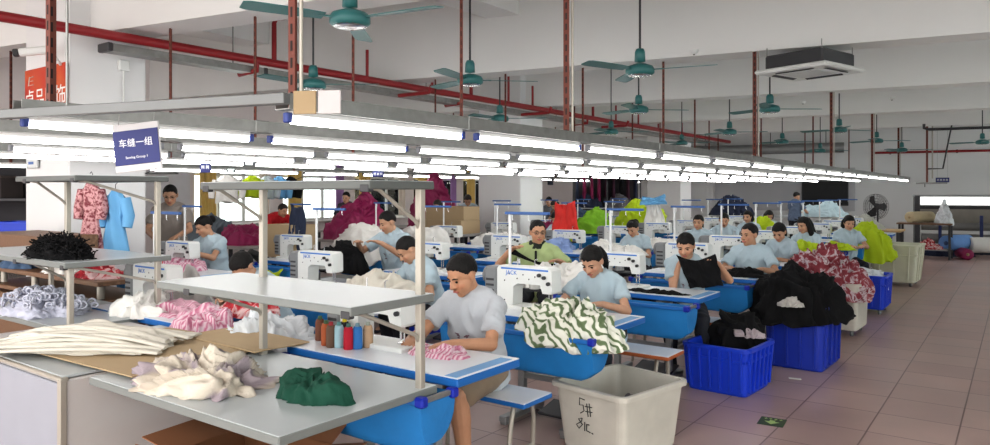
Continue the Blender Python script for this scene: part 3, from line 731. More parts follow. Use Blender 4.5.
shelf_bench('second packing bench on the left with grey shelves and a black fringe heap', -6.6, -4.8, 2.02, 2.74, 2.04, 2.74, 1.705, 2.1, 2.72,
            [(-4.84, 2.66, 1.675), (-5.55, 2.38, 1.675), (-4.86, 2.1, 1.13), (-6.5, 2.66, 1.13), (-6.5, 2.08, .74)], -6.6, -5.7)
# steel cabinet and white base at the lower left
cb = thing('steel_cabinet', 'white and grey steel cabinet at the lower left carrying the cardboard sheets', 'cabinet', (-4.3, 1.98, 0))
MB().box((0, 0, .37), (1.5, .94, .73), .01).build('carcass', M('cabinet_white', srgb(196, 192, 190), .5, var=.04), cb)
MB().box((-.02, -.478, .365), (1.5, .016, .70), .004).build('front_panel', M('cabinet_grey_blue', srgb(150, 152, 162), .5, var=.05), cb)
for x in (.745,): MB().box((x, -.48, .37), (.035, .03, .735), .003).build('edge_trim', alu, cb)
MB().box((0, -.475, .738), (1.52, .035, .018), .003).build('edge_trim', alu, cb)
MB().box((.30, .0, .745), (.88, .95, .012), .003).build('top_panel', tray_grey, cb)
for i, (x, y, w, d, rz, z, lab) in enumerate(((-3.72, 2.02, .95, .78, .05, .760, 'large brown cardboard sheet lying under the mauve and ivory garments'), (-3.52, 2.44, .72, .34, -.04, .768, 'narrower cardboard sheet behind, under the bench post'))):
    s = MB()
    N = 10; top = []; 
    for i2 in range(N+1):
        for j2 in range(N+1):
            u, v = i2/N-.5, j2/N-.5; top.append((u*w, v*d, .005+.008*noise.noise(Vector((u*2, v*2, i*5)))))
    fs = [(a*(N+1)+b, (a+1)*(N+1)+b, (a+1)*(N+1)+b+1, a*(N+1)+b+1) for a in range(N) for b in range(N)]
    s.add(top, fs, True); s.add([(x_, y_, z_-.006) for x_, y_, z_ in top], fs, True)
    for a in range(N):
        for e in ((a, a+1), (N*(N+1)+a, N*(N+1)+a+1), (a*(N+1), (a+1)*(N+1)), (a*(N+1)+N, (a+1)*(N+1)+N)):
            p, q = top[e[0]], top[e[1]]; s.add([p, q, (q[0], q[1], q[2]-.006), (p[0], p[1], p[2]-.006)], [(0, 1, 2, 3)])
    o = s.build('cardboard_sheet', card, None, (x, y, z+.006), (0, 0, rz)); tag(o, lab, 'cardboard')
# open carton under the bench
ct = thing('carton', 'open brown carton on the floor under the nearest packing bench', 'carton', (-2.75, 1.95, 0), .15)
mb = MB(); w, d, h, th = .55, .42, .46, .006
for c, s_ in (((0, 0, .003), (w, d, th)), ((-w/2, 0, h/2), (th, d, h)), ((w/2, 0, h/2), (th, d, h)), ((0, -d/2, h/2), (w, th, h)), ((0, d/2, h/2), (w, th, h))): mb.box(c, s_)
mb.build('box_body', card_dark, ct)
for sx, sy in ((0, -1), (0, 1), (-1, 0), (1, 0)):
    L = w if sx == 0 else d; f = MB(); f.box((0, .1, 0), (L*.97, .2, .005)); a = math.atan2(sy, sx)-PI/2
    R = Matrix.Translation((sx*w/2, sy*d/2, h)) @ Matrix.Rotation(a, 4, 'Z') @ Matrix.Rotation(.5 if sy else .2, 4, 'X'); f.v = [tuple(R @ Vector(v)) for v in f.v]
    f.build('flap', card_dark, ct)

# ================================================================== wheeled bins and tubs
def bin_(name, label, cat, w, d, h, mat, loc, rz, ribs=0, wheels=False, taper=.06, rimw=.025, text_=None):
    t = thing(name, label, cat, loc, rz); z0 = .07 if wheels else .0
    def rr(wx, dy, z, r=.05, n=5):
        p = []
        for cx, cy, a0 in ((wx/2-r, dy/2-r, 0), (-wx/2+r, dy/2-r, PI/2), (-wx/2+r, -dy/2+r, PI), (wx/2-r, -dy/2+r, 1.5*PI)):
            for k in range(n): a = a0+PI/2*k/(n-1); p.append((cx+r*math.cos(a), cy+r*math.sin(a), z))
        return p
    k = 1-taper
    rings = [rr(w*k*.97, d*k*.97, z0, .04), rr(w*k, d*k, z0+.015), rr(w, d, z0+h-.03), rr(w+rimw*2, d+rimw*2, z0+h-.03, .06), rr(w+rimw*2, d+rimw*2, z0+h-.004, .06), rr(w+rimw*2-.01, d+rimw*2-.01, z0+h, .055), rr(w-.012, d-.012, z0+h, .045), rr(w-.02, d-.02, z0+h-.03, .045), rr(w*k-.02, d*k-.02, z0+.03, .04)]
    b = MB(); b.loft(rings, smooth=False); b.build('tub', mat, t)
    if ribs:
        rb = MB()
        for ax in (0, 1):
            L = (w, d)[ax]; O = (d, w)[ax]
            for i in range(ribs):
                u = (i+.5)/ribs-.5
                for s_ in (-1, 1):
                    for zz in (0,):
                        a = (u*L*k, s_*(O*k/2+.004), z0+.03); c = (u*L, s_*(O/2+.010), z0+h-.03)
                        if ax: a = (a[1], a[0], a[2]); c = (c[1], c[0], c[2])
                        rb.bar(a, c, .03, .022, .004, (1, 0, 0) if ax == 0 else (0, 1, 0))
            for s_ in (-1, 1):
                c = (0, s_*(O/2*(1-taper*.35)+.006), z0+h*.72)
                rb.box(c if ax == 0 else (c[1], c[0], c[2]), (L*.96, .014, .02) if ax == 0 else (.014, L*.96, .02), .003)
        rb.build('ribs', mat, t)
    if wheels:
        for x in (-1, 1):
            for y in (-1, 1):
                c = MB(); c.lathe([(0, -.014), (.03, -.014), (.033, 0), (.03, .014), (0, .014)], (x*w*k*.38, y*d*k*.38, .034), 14, Euler((0, PI/2, .4)).to_matrix()); wo = c.build('caster', mach_grey, t)
                MB().box((x*w*k*.38, y*d*k*.38, .066), (.05, .05, .012)).build('caster_plate', steel, wo)
    return t
wb = bin_('plastic_bin', 'white plastic tub with black scrawl on its front, under the striped cloth', 'bin', .55, .63, .41, white_bin_m, (-2.055, 4.16, 0), -.21, taper=.12)
def scrawl(parent, chars, w, x, z, sz):
    P = lambda u, v: (x+u*sz, -.315*(1-.12*(1-(z+v*sz)/.41))-.004, z+v*sz)
    for ln in chars: parent_mb.tube([P(u, v) for u, v in ln], .0032, 6)
parent_mb = MB()
scrawl(wb, [[(.1, .5), (-.3, .55), (-.35, .1), (-.05, .15), (0, -.2), (-.3, -.4)], [(.25, .3), (.3, -.5)], [(.45, .35), (.5, -.45)], [(.1, .1), (.65, .15)], [(.12, -.2), (.65, -.15)]], 0, -.03, .285, .10)
scrawl(wb, [[(-.1, .4), (-.4, .3), (-.1, 0), (-.4, -.3), (-.6, -.1), (-.15, .2), (-.1, .4)], [(.1, .2), (.05, -.35)], [(.45, .1), (.25, .1), (.2, -.3), (.5, -.35)], [(.6, -.35), (.72, -.4)]], 0, -.04, .175, .10)
parent_mb.build('scrawl_pattern', ink, wb)
bb = bin_('plastic_bin', 'bright blue ribbed empty tub beside the third sewing table', 'bin', .52, .56, .38, blue_bin_m, (-1.94, 5.93, 0), -.07, ribs=6)
b3 = bin_('plastic_bin', 'large dark blue tub overflowing with black garments', 'bin', .5, .66, .575, M('dark_blue_bin', srgb(16, 50, 168), .45, var=.1), (-1.64, 7.17, 0), -.04, ribs=4, taper=.04)
b4 = bin_('wheeled_bin', 'off-white wheeled tub heaped with maroon and white garments', 'bin', .56, .62, .52, white_bin_m, (-1.70, 9.0, 0), -.03, wheels=True)
b5 = bin_('wheeled_bin', 'blue tub with white liner just behind the maroon garment tub', 'bin', .5, .6, .44, blue_bin_m, (-1.66, 10.75, 0), 0, ribs=5, wheels=True)
b6 = bin_('wheeled_bin', 'tall cream wheeled tub standing alone in the aisle farthest back', 'bin', .72, .80, .64, M('cream_bin', srgb(206, 206, 188), .5, var=.1), (-1.72, 14.2, 0), -.04, ribs=3, wheels=True, taper=.14)
for (px, py, z, lab) in ((385, 258, .5, 'blue tub behind the white heap in the middle row'),):
    bin_('plastic_bin', lab, 'bin', .6, .5, .5, blue_bin_m, (-5.45, 6.35, 0), 0, ribs=5)
wl = heap('plastic_liner', .5, .56, .1, plastic_film, None, (-1.66, 10.75, .46), 0, 31, .04, 9, drape=.12); tag(wl, 'white liner film bunched over the rim of the blue tub behind the maroon garments', 'liner')
# ------------------------------------------------------------------ heaps of cloth
def H(lab, mat, x, y, z, w, d, h, seed, cat='cloth heap', name='cloth_heap', **kw):
    o = heap(name, w, d, h, mat, None, (x, y, z), kw.pop('rz', 0), seed, **kw); return tag(o, lab, cat)
H('white and dark green striped garment draped over the trough of the second table', cl_zebra, -2.30, 3.95, .745, .76, .46, .14, 1, 'garment', 'striped_garment', fold=.06, sc=5, drape=.10, nu=140, nv=44, flat=3)
H('big heap of black trousers overflowing the dark blue tub', cl_black, -1.66, 7.10, .56, .82, .92, .28, 2, fold=.10, sc=4.2, drape=.13, nu=140, nv=44, flat=3)
H('grey and white lining showing out of the black trousers heap', M('pale_grey_lining', srgb(180, 176, 172), .9), -1.62, 6.60, .60, .2, .12, .08, 3, 'garment', 'garment_lining', fold=.04, sc=9)
H('black garments hanging between the third table and the blue tub', cl_black, -1.95, 6.20, .37, .46, .46, .17, 4, fold=.08, sc=4, drape=.1, nu=90, nv=28)
H('pale lining of the black garments by the bright blue tub', M('mauve_grey_lining', srgb(172, 160, 164), .9), -1.80, 6.06, .40, .26, .14, .08, 5, 'garment', 'garment_lining', fold=.05, sc=7)
H('heap of maroon and white garments on the off-white wheeled tub', cl_maroon, -1.78, 8.95, .56, .95, 1.0, .33, 6, fold=.10, sc=5, drape=.16, nu=140, nv=44, flat=3)
H('dark crumpled bag lying inside the white plastic tub', M('grey_bag', srgb(110, 106, 108), .5), -2.02, 4.28, .03, .3, .3, .24, 7, 'bag', 'crumpled_bag', fold=.06, sc=7)
H('lime green garments on the sixth aisle-side table in front of the long haired woman', cl_lime, -2.28, 9.95, TH, .95, .5, .17, 8, fold=.06, sc=5, drape=.06)
H('lime green garments draped off the eighth aisle-side table beside the cream tub', cl_lime, -2.1, 13.3, TH, .95, .8, .27, 9, fold=.09, sc=5, drape=.25)
H('small lime heap before the woman at the seventh aisle-side table', cl_lime, -2.15, 11.4, TH, .5, .35, .1, 10, fold=.04, sc=6)
H('lime cloth heap in front of a woman at the far end of the middle row', cl_lime, -4.15, 14.35, TH, .8, .5, .3, 11, fold=.06, sc=5)
H('white garments heaped at the left end of the third aisle-side table', cl_white, -3.40, 5.72, TH, .9, .45, .16, 12, fold=.07, sc=5, drape=.05)
H('ivory garments heaped before the worker with bowed head', cl_ivory, -4.25, 4.22, TH, .8, .46, .16, 13, fold=.06, sc=4, drape=.1, nu=100, nv=30)
H('white garments spread before the woman in the middle row with a thread stand beside her', cl_white, -4.5, 8.8, TH, 1.0, .45, .12, 14, fold=.05, sc=6)
H('white cloth in front of the woman looking up', cl_white, -4.3, 10.25, TH, .9, .4, .14, 15, fold=.05, sc=6)
H('white heap spread over two benches left of the dark-haired woman by the leaf green cloth', cl_white, -6.5, 9.2, TH, 1.3, .7, .18, 16, fold=.07, sc=5, drape=.1)
H('pale cloth heap behind the man in a green polo', cl_white, -6.2, 10.0, .5, .8, .7, .45, 17, fold=.08, sc=5)
H('pink cloth under the front worker\'s hands', cl_pink, -2.42, 2.83, TH, .36, .22, .045, 18, 'cloth', 'pink_cloth', fold=.03, sc=9)
H('pink striped cloth spread on the first table of the middle row', cl_pink, -4.72, 2.76, TH, .8, .38, .06, 19, fold=.05, sc=5, drape=.02)
H('magenta pink cloth at the right end of the first middle-row table', cl_pink, -4.25, 2.62, TH-.02, .5, .4, .12, 20, fold=.05, sc=6, drape=.12)
H('red patterned cloth behind the pink striped cloth', cl_redpat, -4.3, 2.98, TH, .55, .3, .12, 21, fold=.05, sc=6)
H('crumpled clear plastic bags between the first tables', plastic_film, -3.72, 2.72, .42, .85, .75, .40, 22, 'plastic bags', 'plastic_bags', fold=.09, sc=6, nu=110, nv=34)
H('pink cloth hanging off the table before the left woman', cl_pink, -7.4, 4.28, TH, .95, .55, .12, 23, fold=.07, sc=4, drape=.25)
H('black trousers held on the table by the man in the third row', cl_black, -6.45, 5.78, TH, .8, .4, .22, 24, fold=.07, sc=5, drape=.08)
H('white goods heaped behind the man with black trousers', cl_white, -7.3, 6.9, TH, 1.2, .6, .42, 25, fold=.06, sc=4, drape=.1)
H('flat black cloth strip on the third aisle-side table', cl_black, -2.45, 5.62, TH, .62, .16, .035, 26, 'cloth', 'black_cloth', fold=.02, sc=7)
H('black cloth under the hands of the man at the fourth table', cl_black, -2.20, 7.22, TH, .62, .3, .07, 27, 'cloth', 'black_cloth', fold=.03, sc=6, drape=.02)
H('ivory and mauve garments crumpled on the nearest packing bench', cl_mauve, -2.93, 1.83, .752, .72, .46, .115, 28, 'garment', 'crumpled_garment', fold=.075, sc=5.2, nu=120, nv=40, rz=.2)
H('folded bottle green garment on the nearest packing bench', cl_green, -2.36, 1.96, .752, .38, .21, .085, 29, 'garment', 'folded_garment', fold=.035, sc=6, nu=100, nv=34, flat=5, peak=.5, rz=.2)
H('silver grey bundles of trimming on the second packing bench', cl_silver, -5.55, 2.24, .752, .7, .44, .14, 30, fold=.07, sc=8, nu=120, nv=40)
H('white cloth heap beside the post of the second packing bench', cl_white, -4.95, 2.60, .752, .6, .35, .13, 32, fold=.05, sc=5)
# white ribbing lying in long strips
def strips():
    t = thing('ribbing_strips', 'pile of long ivory ribbing strips lying on the cardboard', 'fabric strips', (-4.02, 1.88, .772), .50); rn = random.Random(5)
    for i in range(44):
        y = -.26+.52*rn.random(); z = .10*(1-(y/.3)**2)*rn.random()+.004; x0 = -.46+rn.uniform(-.06, .06); x1 = .40+rn.uniform(-.16, .08); L = 12
        a = []; ph = rn.uniform(0, 6)
        for k in range(L+1):
            u = k/L; x = x0+(x1-x0)*u; yy = y+.03*math.sin(ph+u*4)+.05*(u-.5)*rn.uniform(.8, 1.2)
            zz = z*(math.sin(PI*min(max(u, .04), .97)))**.5+.004
            a.append([(x, yy-.028, zz), (x, yy-.014, zz+.012), (x, yy+.014, zz+.012), (x, yy+.028, zz), (x, yy, zz-.002)])
        MB().loft(a).build('strip', cl_ivory, t)
    h = heap('strip_bed', .9, .5, .10, cl_ivory, t, (-.06, 0, 0), 0, 41, .03, 6, stretch=(.25, 1.6, 1), flat=3)
    return t
strips()
# black fringe heap
fr = thing('fringe_heap', 'heap of black curly fringe trimming on the second packing bench', 'trimming heap', (-5.26, 2.21, 1.158))
heap('heap_core', .66, .30, .13, cl_black, fr, (0, 0, 0), .0, 42, .05, 12)
rn = random.Random(11); mb = MB()
for i in range(420):
    a = rn.uniform(0, 2*PI); s = rn.random()**.6; x, y = .34*s*math.cos(a), .15*s*math.sin(a); z = .125*(1-s**2.2)**.75
    p = Vector((x, y, z)); pts = [p]
    d = Vector((rn.uniform(-1, 1), rn.uniform(-1, 1), rn.uniform(.1, 1))).normalized()
    for k in range(5):
        d = (d+Vector((rn.uniform(-1, 1), rn.uniform(-1, 1), rn.uniform(-.9, .5)))*.7).normalized(); p = p+d*.013; p.z = max(p.z, .003); pts.append(p.copy())
    mb.tube(pts, .0042, 5)
tag(mb.build('loose_strands', cl_black, fr), None, None, None, 'stuff')
# loops on the silver heap
rn = random.Random(12); lp2 = MB()
for i in range(90):
    x, y = -5.55+rn.uniform(-.34, .34), 2.2+rn.uniform(-.24, .24); z = .78+.12*(1-((x+5.55)/.38)**2)*(1-((y-2.2)/.3)**2)
    r = rn.uniform(.02, .035); a = rn.uniform(0, PI); pts = []
    for k in range(9): b = 2*PI*k/8; pts.append((x+r*math.cos(b)*math.cos(a), y+r*math.cos(b)*math.sin(a), z+r*.8*math.sin(b)+.02))
    lp2.tube(pts, .007, 6)
tag(lp2.build('trimming_loops', cl_silver), 'loose loops of silver grey trimming on top of the bundles', 'trimming', None, 'stuff')
# ================================================================== people
def skin_material():
    m, nt, b = base_mat('skin')
    a = nn(nt, 'ShaderNodeVertexColor', layer_name='tint'); no = nn(nt, 'ShaderNodeTexNoise'); no.inputs['Scale'].default_value = 14
    mx = nn(nt, 'ShaderNodeMix', data_type='RGBA', blend_type='MULTIPLY'); mx.inputs[0].default_value = .25
    nt.links.new(a.outputs['Color'], mx.inputs[6]); nt.links.new(no.outputs['Fac'], mx.inputs[7]); nt.links.new(mx.outputs[2], b.inputs['Base Color'])
    b.inputs['Roughness'].default_value = .5; b.inputs['Subsurface Weight'].default_value = .0
    return m
SKIN = skin_material()
def Rx(a): return Matrix.Rotation(a, 3, 'X')
def Rz(a): return Matrix.Rotation(a, 3, 'Z')
def Ry(a): return Matrix.Rotation(a, 3, 'Y')
def ik(s, h, a, b, pole):
    d = h-s; L = min(d.length, (a+b)*.995); u = d.normalized(); h = s+u*L
    x = (a*a-b*b+L*L)/(2*L); y = math.sqrt(max(a*a-x*x, 0)); p = Vector(pole); p = (p-u*p.dot(u)).normalized()
    return s+u*x+p*y, h
def person(label, pos, yaw=0., shirt=tee, legs=dark_pants, short=False, hair='short', lean=.22, pitch=.35, turn=0., tilt=0., lh=(.12, -.42, .80), rh=(-.12, -.42, .80),
           female=False, vox=.0065, skin=(204, 158, 128), seated=True, scale=1., hairm=None, extra=None, wrist_down=0., sidebend=0.):
    """local axes: faces -Y, its left is +X"""
    hairm = hairm or hair_m
    t = thing('person', label, 'person', pos, yaw); t.scale = (scale,)*3
    k = .9 if female else 1.0
    hz = .56 if seated else .90
    pel = Vector((0, 0, hz)); R = Ry(sidebend) @ Rx(lean)           # lean forward: +Z goes to -Y
    S = lambda x, y, z: pel+R @ Vector((x, y, z))
    neck = S(0, .0, .485); 
    RH = Rz(turn) @ Rx(lean*.35+pitch) @ Ry(tilt)
    hc = S(0, -.012, .505)+Rz(turn) @ Rx(lean*.5+pitch*.8) @ Vector((0, -.020, .082))
    hs = .93 if female else .97
    HD = lambda x, y, z: hc+RH @ (Vector((x, y, z))*hs)
    b = MB()
    # torso
    def ring(z, hx, hy, y0=0., n=20, pw=.85):
        o = []
        for i in range(n):
            a = 2*PI*i/n; c, s_ = math.cos(a), math.sin(a)
            o.append(S(hx*k*math.copysign(abs(c)**pw, c), y0+hy*math.copysign(abs(s_)**pw, s_), z))
        return o
    secs = [(-.08, .13, .10, 0), (-.03, .158, .115, 0), (.06, .15, .105, 0), (.16, .138, .098, -.005), (.27, .155, .108, -.008), (.36, .168, .105, 0), (.42, .15, .085, .008), (.46, .09, .06, .008), (.49, .055, .05, .0)]
    b.loft([ring(z, x*.9, y*.88, c) for z, x, y, c in secs])
    b.capsule(S(0, .0, .45), HD(0, .015, -.03), .054*k, .048*k)
    for sg in (-1, 1): b.capsule(S(0, .012, .475), S(sg*.12*k, .008, .395), .032*k, .030*k)
    # arms
    ends = {}
    for sg, hand in ((1, Vector(lh)), (-1, Vector(rh))):
        sh = S(sg*.163*k, .0, .40)
        el, wr = ik(sh, hand, .275*k+.01, .235*k+.01, (sg*.75, .35, -.75))
        b.capsule(S(sg*.12*k, 0, .39), sh, .042*k, .037*k); b.capsule(sh, el, .036*k, .037*k); b.capsule(el, wr, .039*k, .0255*k)
        fd = (wr-el).normalized()
        fd = (fd+Vector((-sg*.25, -.15, -.15-wrist_down))).normalized()
        side = fd.cross(Vector((0, 0, 1))); side = side.normalized() if side.length > .1 else Vector((1, 0, 0)); upv = side.cross(fd).normalized()
        pc = wr+fd*.048; Rm = Matrix((side, fd, upv)).transposed()
        b.ell(pc, (.037*k, .052, .0165), Rm); b.capsule(wr, pc, .025*k, .022*k)
        for q, (u, L) in enumerate(((-.027, .064), (-.009, .074), (.009, .070), (.027, .056))):
            r0 = pc+fd*.042+side*u; r1 = r0+fd*L*.55+side*u*.35-upv*(.006+.004*q); r2 = r1+fd*L*.38-upv*(.022+.004*(q % 2))
            b.capsule(r0-fd*.012, r1, .0092, .0085, 8); b.capsule(r1, r2, .0085, .0070, 8)
        ts = -sg*side.dot(Vector((1, 0, 0))); ts = 1 if ts > 0 else -1
        t0 = wr+fd*.025+side*ts*.024; t1 = t0+fd*.034+side*ts*.026-upv*.006; t2 = t1+fd*.03+side*ts*.004-upv*.01
        b.capsule(t0, t1, .0125, .0105, 8); b.capsule(t1, t2, .0105, .0085, 8)
        ends[sg] = (sh, el, wr)
    # legs
    lg = []
    for sg in (-1, 1):
        hip = pel+Vector((sg*.088, 0, -.02))
        if seated: kn = Vector((sg*.13, -.40, .50)); an = Vector((sg*.135, -.34, .085))
        else: kn = Vector((sg*.10, -.02, .49)); an = Vector((sg*.10, .02, .085))
        b.capsule(hip, kn, .078*k, .055*k); b.capsule(kn, kn.lerp(an, .35), .054*k, .056*k); b.capsule(kn.lerp(an, .3), an, .055*k, .034*k)
        b.capsule(an+Vector((0, .02, -.04)), an+Vector((0, -.13, -.055)), .038, .028)
        lg.append((hip, kn, an))
    # head
    b.ell(HD(0, .012, .034), [v*hs for v in (.079, .096, .090)], RH, 20, 14)
    b.ell(HD(0, -.022, -.034), [v*hs for v in (.068, .071, .080)], RH, 18, 12)
    b.ell(HD(0, -.058, -.092), [v*hs for v in (.030, .026, .022)], RH)
    b.capsule(HD(-.034, -.074, .024), HD(.034, -.074, .024), .012*hs, .012*hs)
    b.capsule(HD(0, -.084, .012), HD(0, -.105, -.024), .009*hs, .0135*hs); 
    for sg in (-1, 1):
        b.ell(HD(sg*.012, -.094, -.028), (.009, .010, .008), RH, 10, 8)
        b.ell(HD(sg*.037, -.062, -.028), [v*hs for v in (.024, .022, .026)], RH, 12, 8)
        b.ell(HD(sg*.079, .012, -.004), [v*hs for v in (.011, .020, .031)], RH @ Ry(sg*.15), 12, 8)
    b.capsule(HD(-.017, -.084, -.056), HD(.017, -.084, -.056), .0085, .0085, 8); b.capsule(HD(-.014, -.081, -.067), HD(.014, -.081, -.067), .009, .009, 8)
    me = remesh(b, vox, 2, 'body')
    # tint: skin, brows, eyes, lips
    ca = me.color_attributes.new('tint', 'FLOAT_COLOR', 'POINT'); base = Vector(srgb(*skin)); inv = RH.transposed()
    for i, v in enumerate(me.vertices):
        q = inv @ (v.co-hc)/hs; c = base.copy()
        if q.length < .16 and q.y < -.045:
            ax = abs(q.x)
            if vox >= .008 and abs((ax-.033)/.016)**2+((q.z-.004)/.0065)**2 < 1: c = Vector((.02, .012, .01))
            elif vox >= .008 and abs((ax-.034)/.022)**2+((q.z-.027-.05*(.034-ax)*-.4)/.0055)**2 < 1: c = base*.12
            elif (q.x/.026)**2+((q.z+.061)/.011)**2 < 1 and q.y < -.07: c = Vector((base.x*.72, base.y*.42, base.z*.42))
            elif (ax-.012)**2+(q.z+.036)**2 < .00003: c = base*.45
            elif ((ax-.04)/.022)**2+((q.z+.03)/.02)**2 < 1: c = Vector((base.x*1.02, base.y*.90, base.z*.88))
        ca.data[i].color = (c.x, c.y, c.z, 1)
    me.materials.append(SKIN); link('body', me, t)
    # shirt
    s = MB()
    ss = [(-.10, .168, .135, 0), (-.06, .172, .14, 0), (.06, .168, .130, -.004), (.16, .163, .126, -.01), (.27, .170, .127, -.010), (.36, .178, .118, 0), (.415, .162, .098, .008), (.455, .105, .076, .008), (.487, .066, .062, .004)]
    s.loft([ring(z, x, y, c, 24) for z, x, y, c in ss])
    for sg in (-1, 1):
        sh, el, wr = ends[sg]; f_ = .72 if not female else .62
        s.capsule(S(sg*.10*k, 0, .40), sh, .066*k, .060*k); s.capsule(S(0, .012, .468), S(sg*.14*k, .008, .415), .052*k, .052*k)
        m_ = sh.lerp(el, f_); d = (el-sh).normalized()
        s.tube([sh-d*.02, sh.lerp(el, .35), m_], [.058*k, .060*k, .065*k], 16)
    sm = remesh(s, max(vox*1.5, .010), 2, 'shirt'); wrinkle(sm, .016, 10, int(pos[0]*13+pos[1]*7), (1, 1, .7)); sm.materials.append(shirt); link('shirt', sm, t)
    if shirt in (tee, tee_grey) and vox < .007:
        pr = MB()
        for i in range(9):
            rr_ = random.Random(i); x, z = -.05+.10*rr_.random(), .20+.055*rr_.random()
            a = S(x, -.139, z); c_ = S(x+rr_.uniform(-.03, .03), -.139, z+rr_.uniform(-.012, .012)); pr.capsule(a, c_, .004, .003, 6)
        pr.build('chest_print', M('chest_print_ink', srgb(120, 92, 104), .8), t)
    if shirt is green_polo:
        c = MB(); n = 14
        c.loft([[S(.066*math.cos(2*PI*i/n), .004+.062*math.sin(2*PI*i/n), z-.02*(math.sin(2*PI*i/n) < -.5)) for i in range(n)] if q == 0 else [S((.072+.012*q)*math.cos(2*PI*i/n), .002+(.066+.014*q)*math.sin(2*PI*i/n), z-.03*(math.sin(2*PI*i/n) < -.5)) for i in range(n)] for q, z in ((0, .505), (1, .495), (2, .455))], caps=False)
        c.capsule(S(0, -.128, .40), S(0, -.135, .30), .012, .012); c.build('collar', M('polo_trim', (.02, .025, .02), .9), t)
    # legs clothing
    p = MB(); p.loft([ring(z, x, y, c, 20) for z, x, y, c in ((-.10, .145, .12, 0), (-.05, .168, .125, 0), (.03, .162, .118, 0))])
    for hip, kn, an in lg:
        p.capsule(hip, kn if not short else hip.lerp(kn, .86), .094*k, .076*k if not short else .088*k)
        if not short: p.capsule(kn, an, .074*k, .056*k)
    pm = remesh(p, max(vox*1.7, .013), 2, 'trousers'); wrinkle(pm, .009, 7, 5); pm.materials.append(legs); link('shorts' if short else 'trousers', pm, t)
    for hip, kn, an in lg:
        rings = []; shoe = MB()
        for y, w, h0, z0 in ((.055, .018, .05, .01), (.04, .035, .075, .002), (-.02, .038, .07, 0), (-.09, .045, .045, 0), (-.15, .04, .03, 0), (-.185, .018, .02, .004)):
            rings.append([(an.x+w*math.cos(2*PI*i/10), an.y+y, z0+h0/2+h0/2*math.sin(2*PI*i/10)) for i in range(10)])
        shoe.loft(rings); shoe.build('shoe', dark_pants, t)
    if vox < .008:
        for sg in (-1, 1):
            br = MB(); br.tube([HD(sg*.014, -.0885, .024), HD(sg*.032, -.087, .030), HD(sg*.052, -.073, .024)], [.003, .0042, .002], 8); br.build('eyebrow', hairm, t)
            ey = MB(); ey.ell(HD(sg*.033, -.0795, .004), (.0135*hs, .008*hs, .0052*hs), RH @ Rz(-sg*.25), 12, 8); ey.build('eye', M('dark_eye', (.012, .008, .007), .25), t)
        lp_ = MB(); lp_.capsule(HD(-.016, -.0925, -.060), HD(.016, -.0925, -.060), .0055, .0055, 8); lp_.build('lips', M('lip_skin', srgb(176, 104, 96), .5), t)
    # hair
    h = MB(); seedv = Vector((pos[0], pos[1], 2)); NU, NVv = 48, 32; vs = []; fs = []
    fem = hair != 'short' and hair != 'crop'
    for j in range(NVv+1):
        la = -PI/2+PI*j/NVv
        for i in range(NU):
            a = 2*PI*i/NU; d = Vector((math.cos(la)*math.cos(a), math.cos(la)*math.sin(a), math.sin(la)))
            f_ = -d.y
            TF = .44 if not fem else .30
            th = TF if f_ > .75 else None
            if th is None:
                if f_ > .45: th = -.05+(f_-.45)/.3*(TF+.05)
                elif f_ > .15: th = -.30+(f_-.15)/.3*.25-(.3 if fem and hair in ('bob', 'long') else 0)
                elif f_ > -.25: th = -.22-(.3 if fem and hair in ('bob', 'long') else 0)
                else: th = -.30+(f_+.25)*.95
            th += .09*noise.noise(d*6+seedv)+.10*noise.noise(Vector((d.x*16, d.y*16, 3))+seedv)
            m_ = min(max((d.z-th)/.22+.5, 0), 1); m_ = m_*m_*(3-2*m_)
            top = 1.045+(.055*max(d.z, 0) if not fem else .035)+.035*noise.noise(d*7+seedv)+(.03*noise.noise(d*16+seedv) if not fem else .012*noise.noise(Vector((d.x*30, d.y*6, d.z*6))))
            rr_ = .88+(top-.88)*m_
            vs.append(HD(.079*d.x*rr_, .012+.096*d.y*rr_, .034+.090*d.z*rr_))
    for j in range(NVv):
        for i in range(NU):
            a = j*NU+i; c = j*NU+(i+1) % NU; fs.append((a, c, c+NU, a+NU))
    h.add(vs, fs, True)
    def lock(pts, r): h.tube([HD(*q) for q in pts], r, 12)
    if hair == 'pony': lock([(0, .10, .02), (0, .135, .01), (.005, .15, -.05), (.01, .14, -.13), (.01, .125, -.2)], [.022, .03, .034, .028, .008])
    if hair == 'bun': h.ell(HD(0, .118, .035), (.045, .04, .045), RH)
    if hair == 'long':
        for sg in (-1, 1): lock([(sg*.055, .02, .09), (sg*.084, .01, .02), (sg*.086, .02, -.08), (sg*.075, .02, -.2), (sg*.07, .01, -.30)], [.02, .034, .04, .04, .012])
        lock([(0, .08, .06), (0, .1, -.03), (0, .1, -.15), (0, .09, -.3)], [.05, .062, .068, .03])
    if hair == 'bob':
        for sg in (-1, 1): lock([(sg*.05, .03, .08), (sg*.08, .03, .01), (sg*.078, .035, -.07), (sg*.06, .03, -.105)], [.02, .03, .034, .014])
        lock([(0, .08, .04), (0, .09, -.04), (0, .075, -.10)], [.05, .062, .03])
    h.build('hair', hairm, t)
    if extra == 'glasses':
        g = MB()
        for sg in (-1, 1):
            pts = [HD(sg*.034+.022*math.cos(2*PI*i/12), -.094, .006+.015*math.sin(2*PI*i/12)) for i in range(13)]
            g.tube(pts, .0022, 6); g.tube([HD(sg*.056, -.094, .010), HD(sg*.082, .0, .012)], .0022, 6)
        g.tube([HD(-.012, -.096, .010), HD(.012, -.096, .010)], .0022, 6); g.build('glasses', black_plastic, t)
    if extra == 'earphones':
        MB().tube([HD(.078, -.01, -.02), S(.09, -.12, .40), S(.03, -.135, .25)], .003, 6).build('earphone_cord', black_plastic, t)
    if extra == 'clip': MB().box(tuple(HD(.03, -.03, .135)), (.05, .03, .02), .004).build('hair_clip', black_plastic, t)
    return t
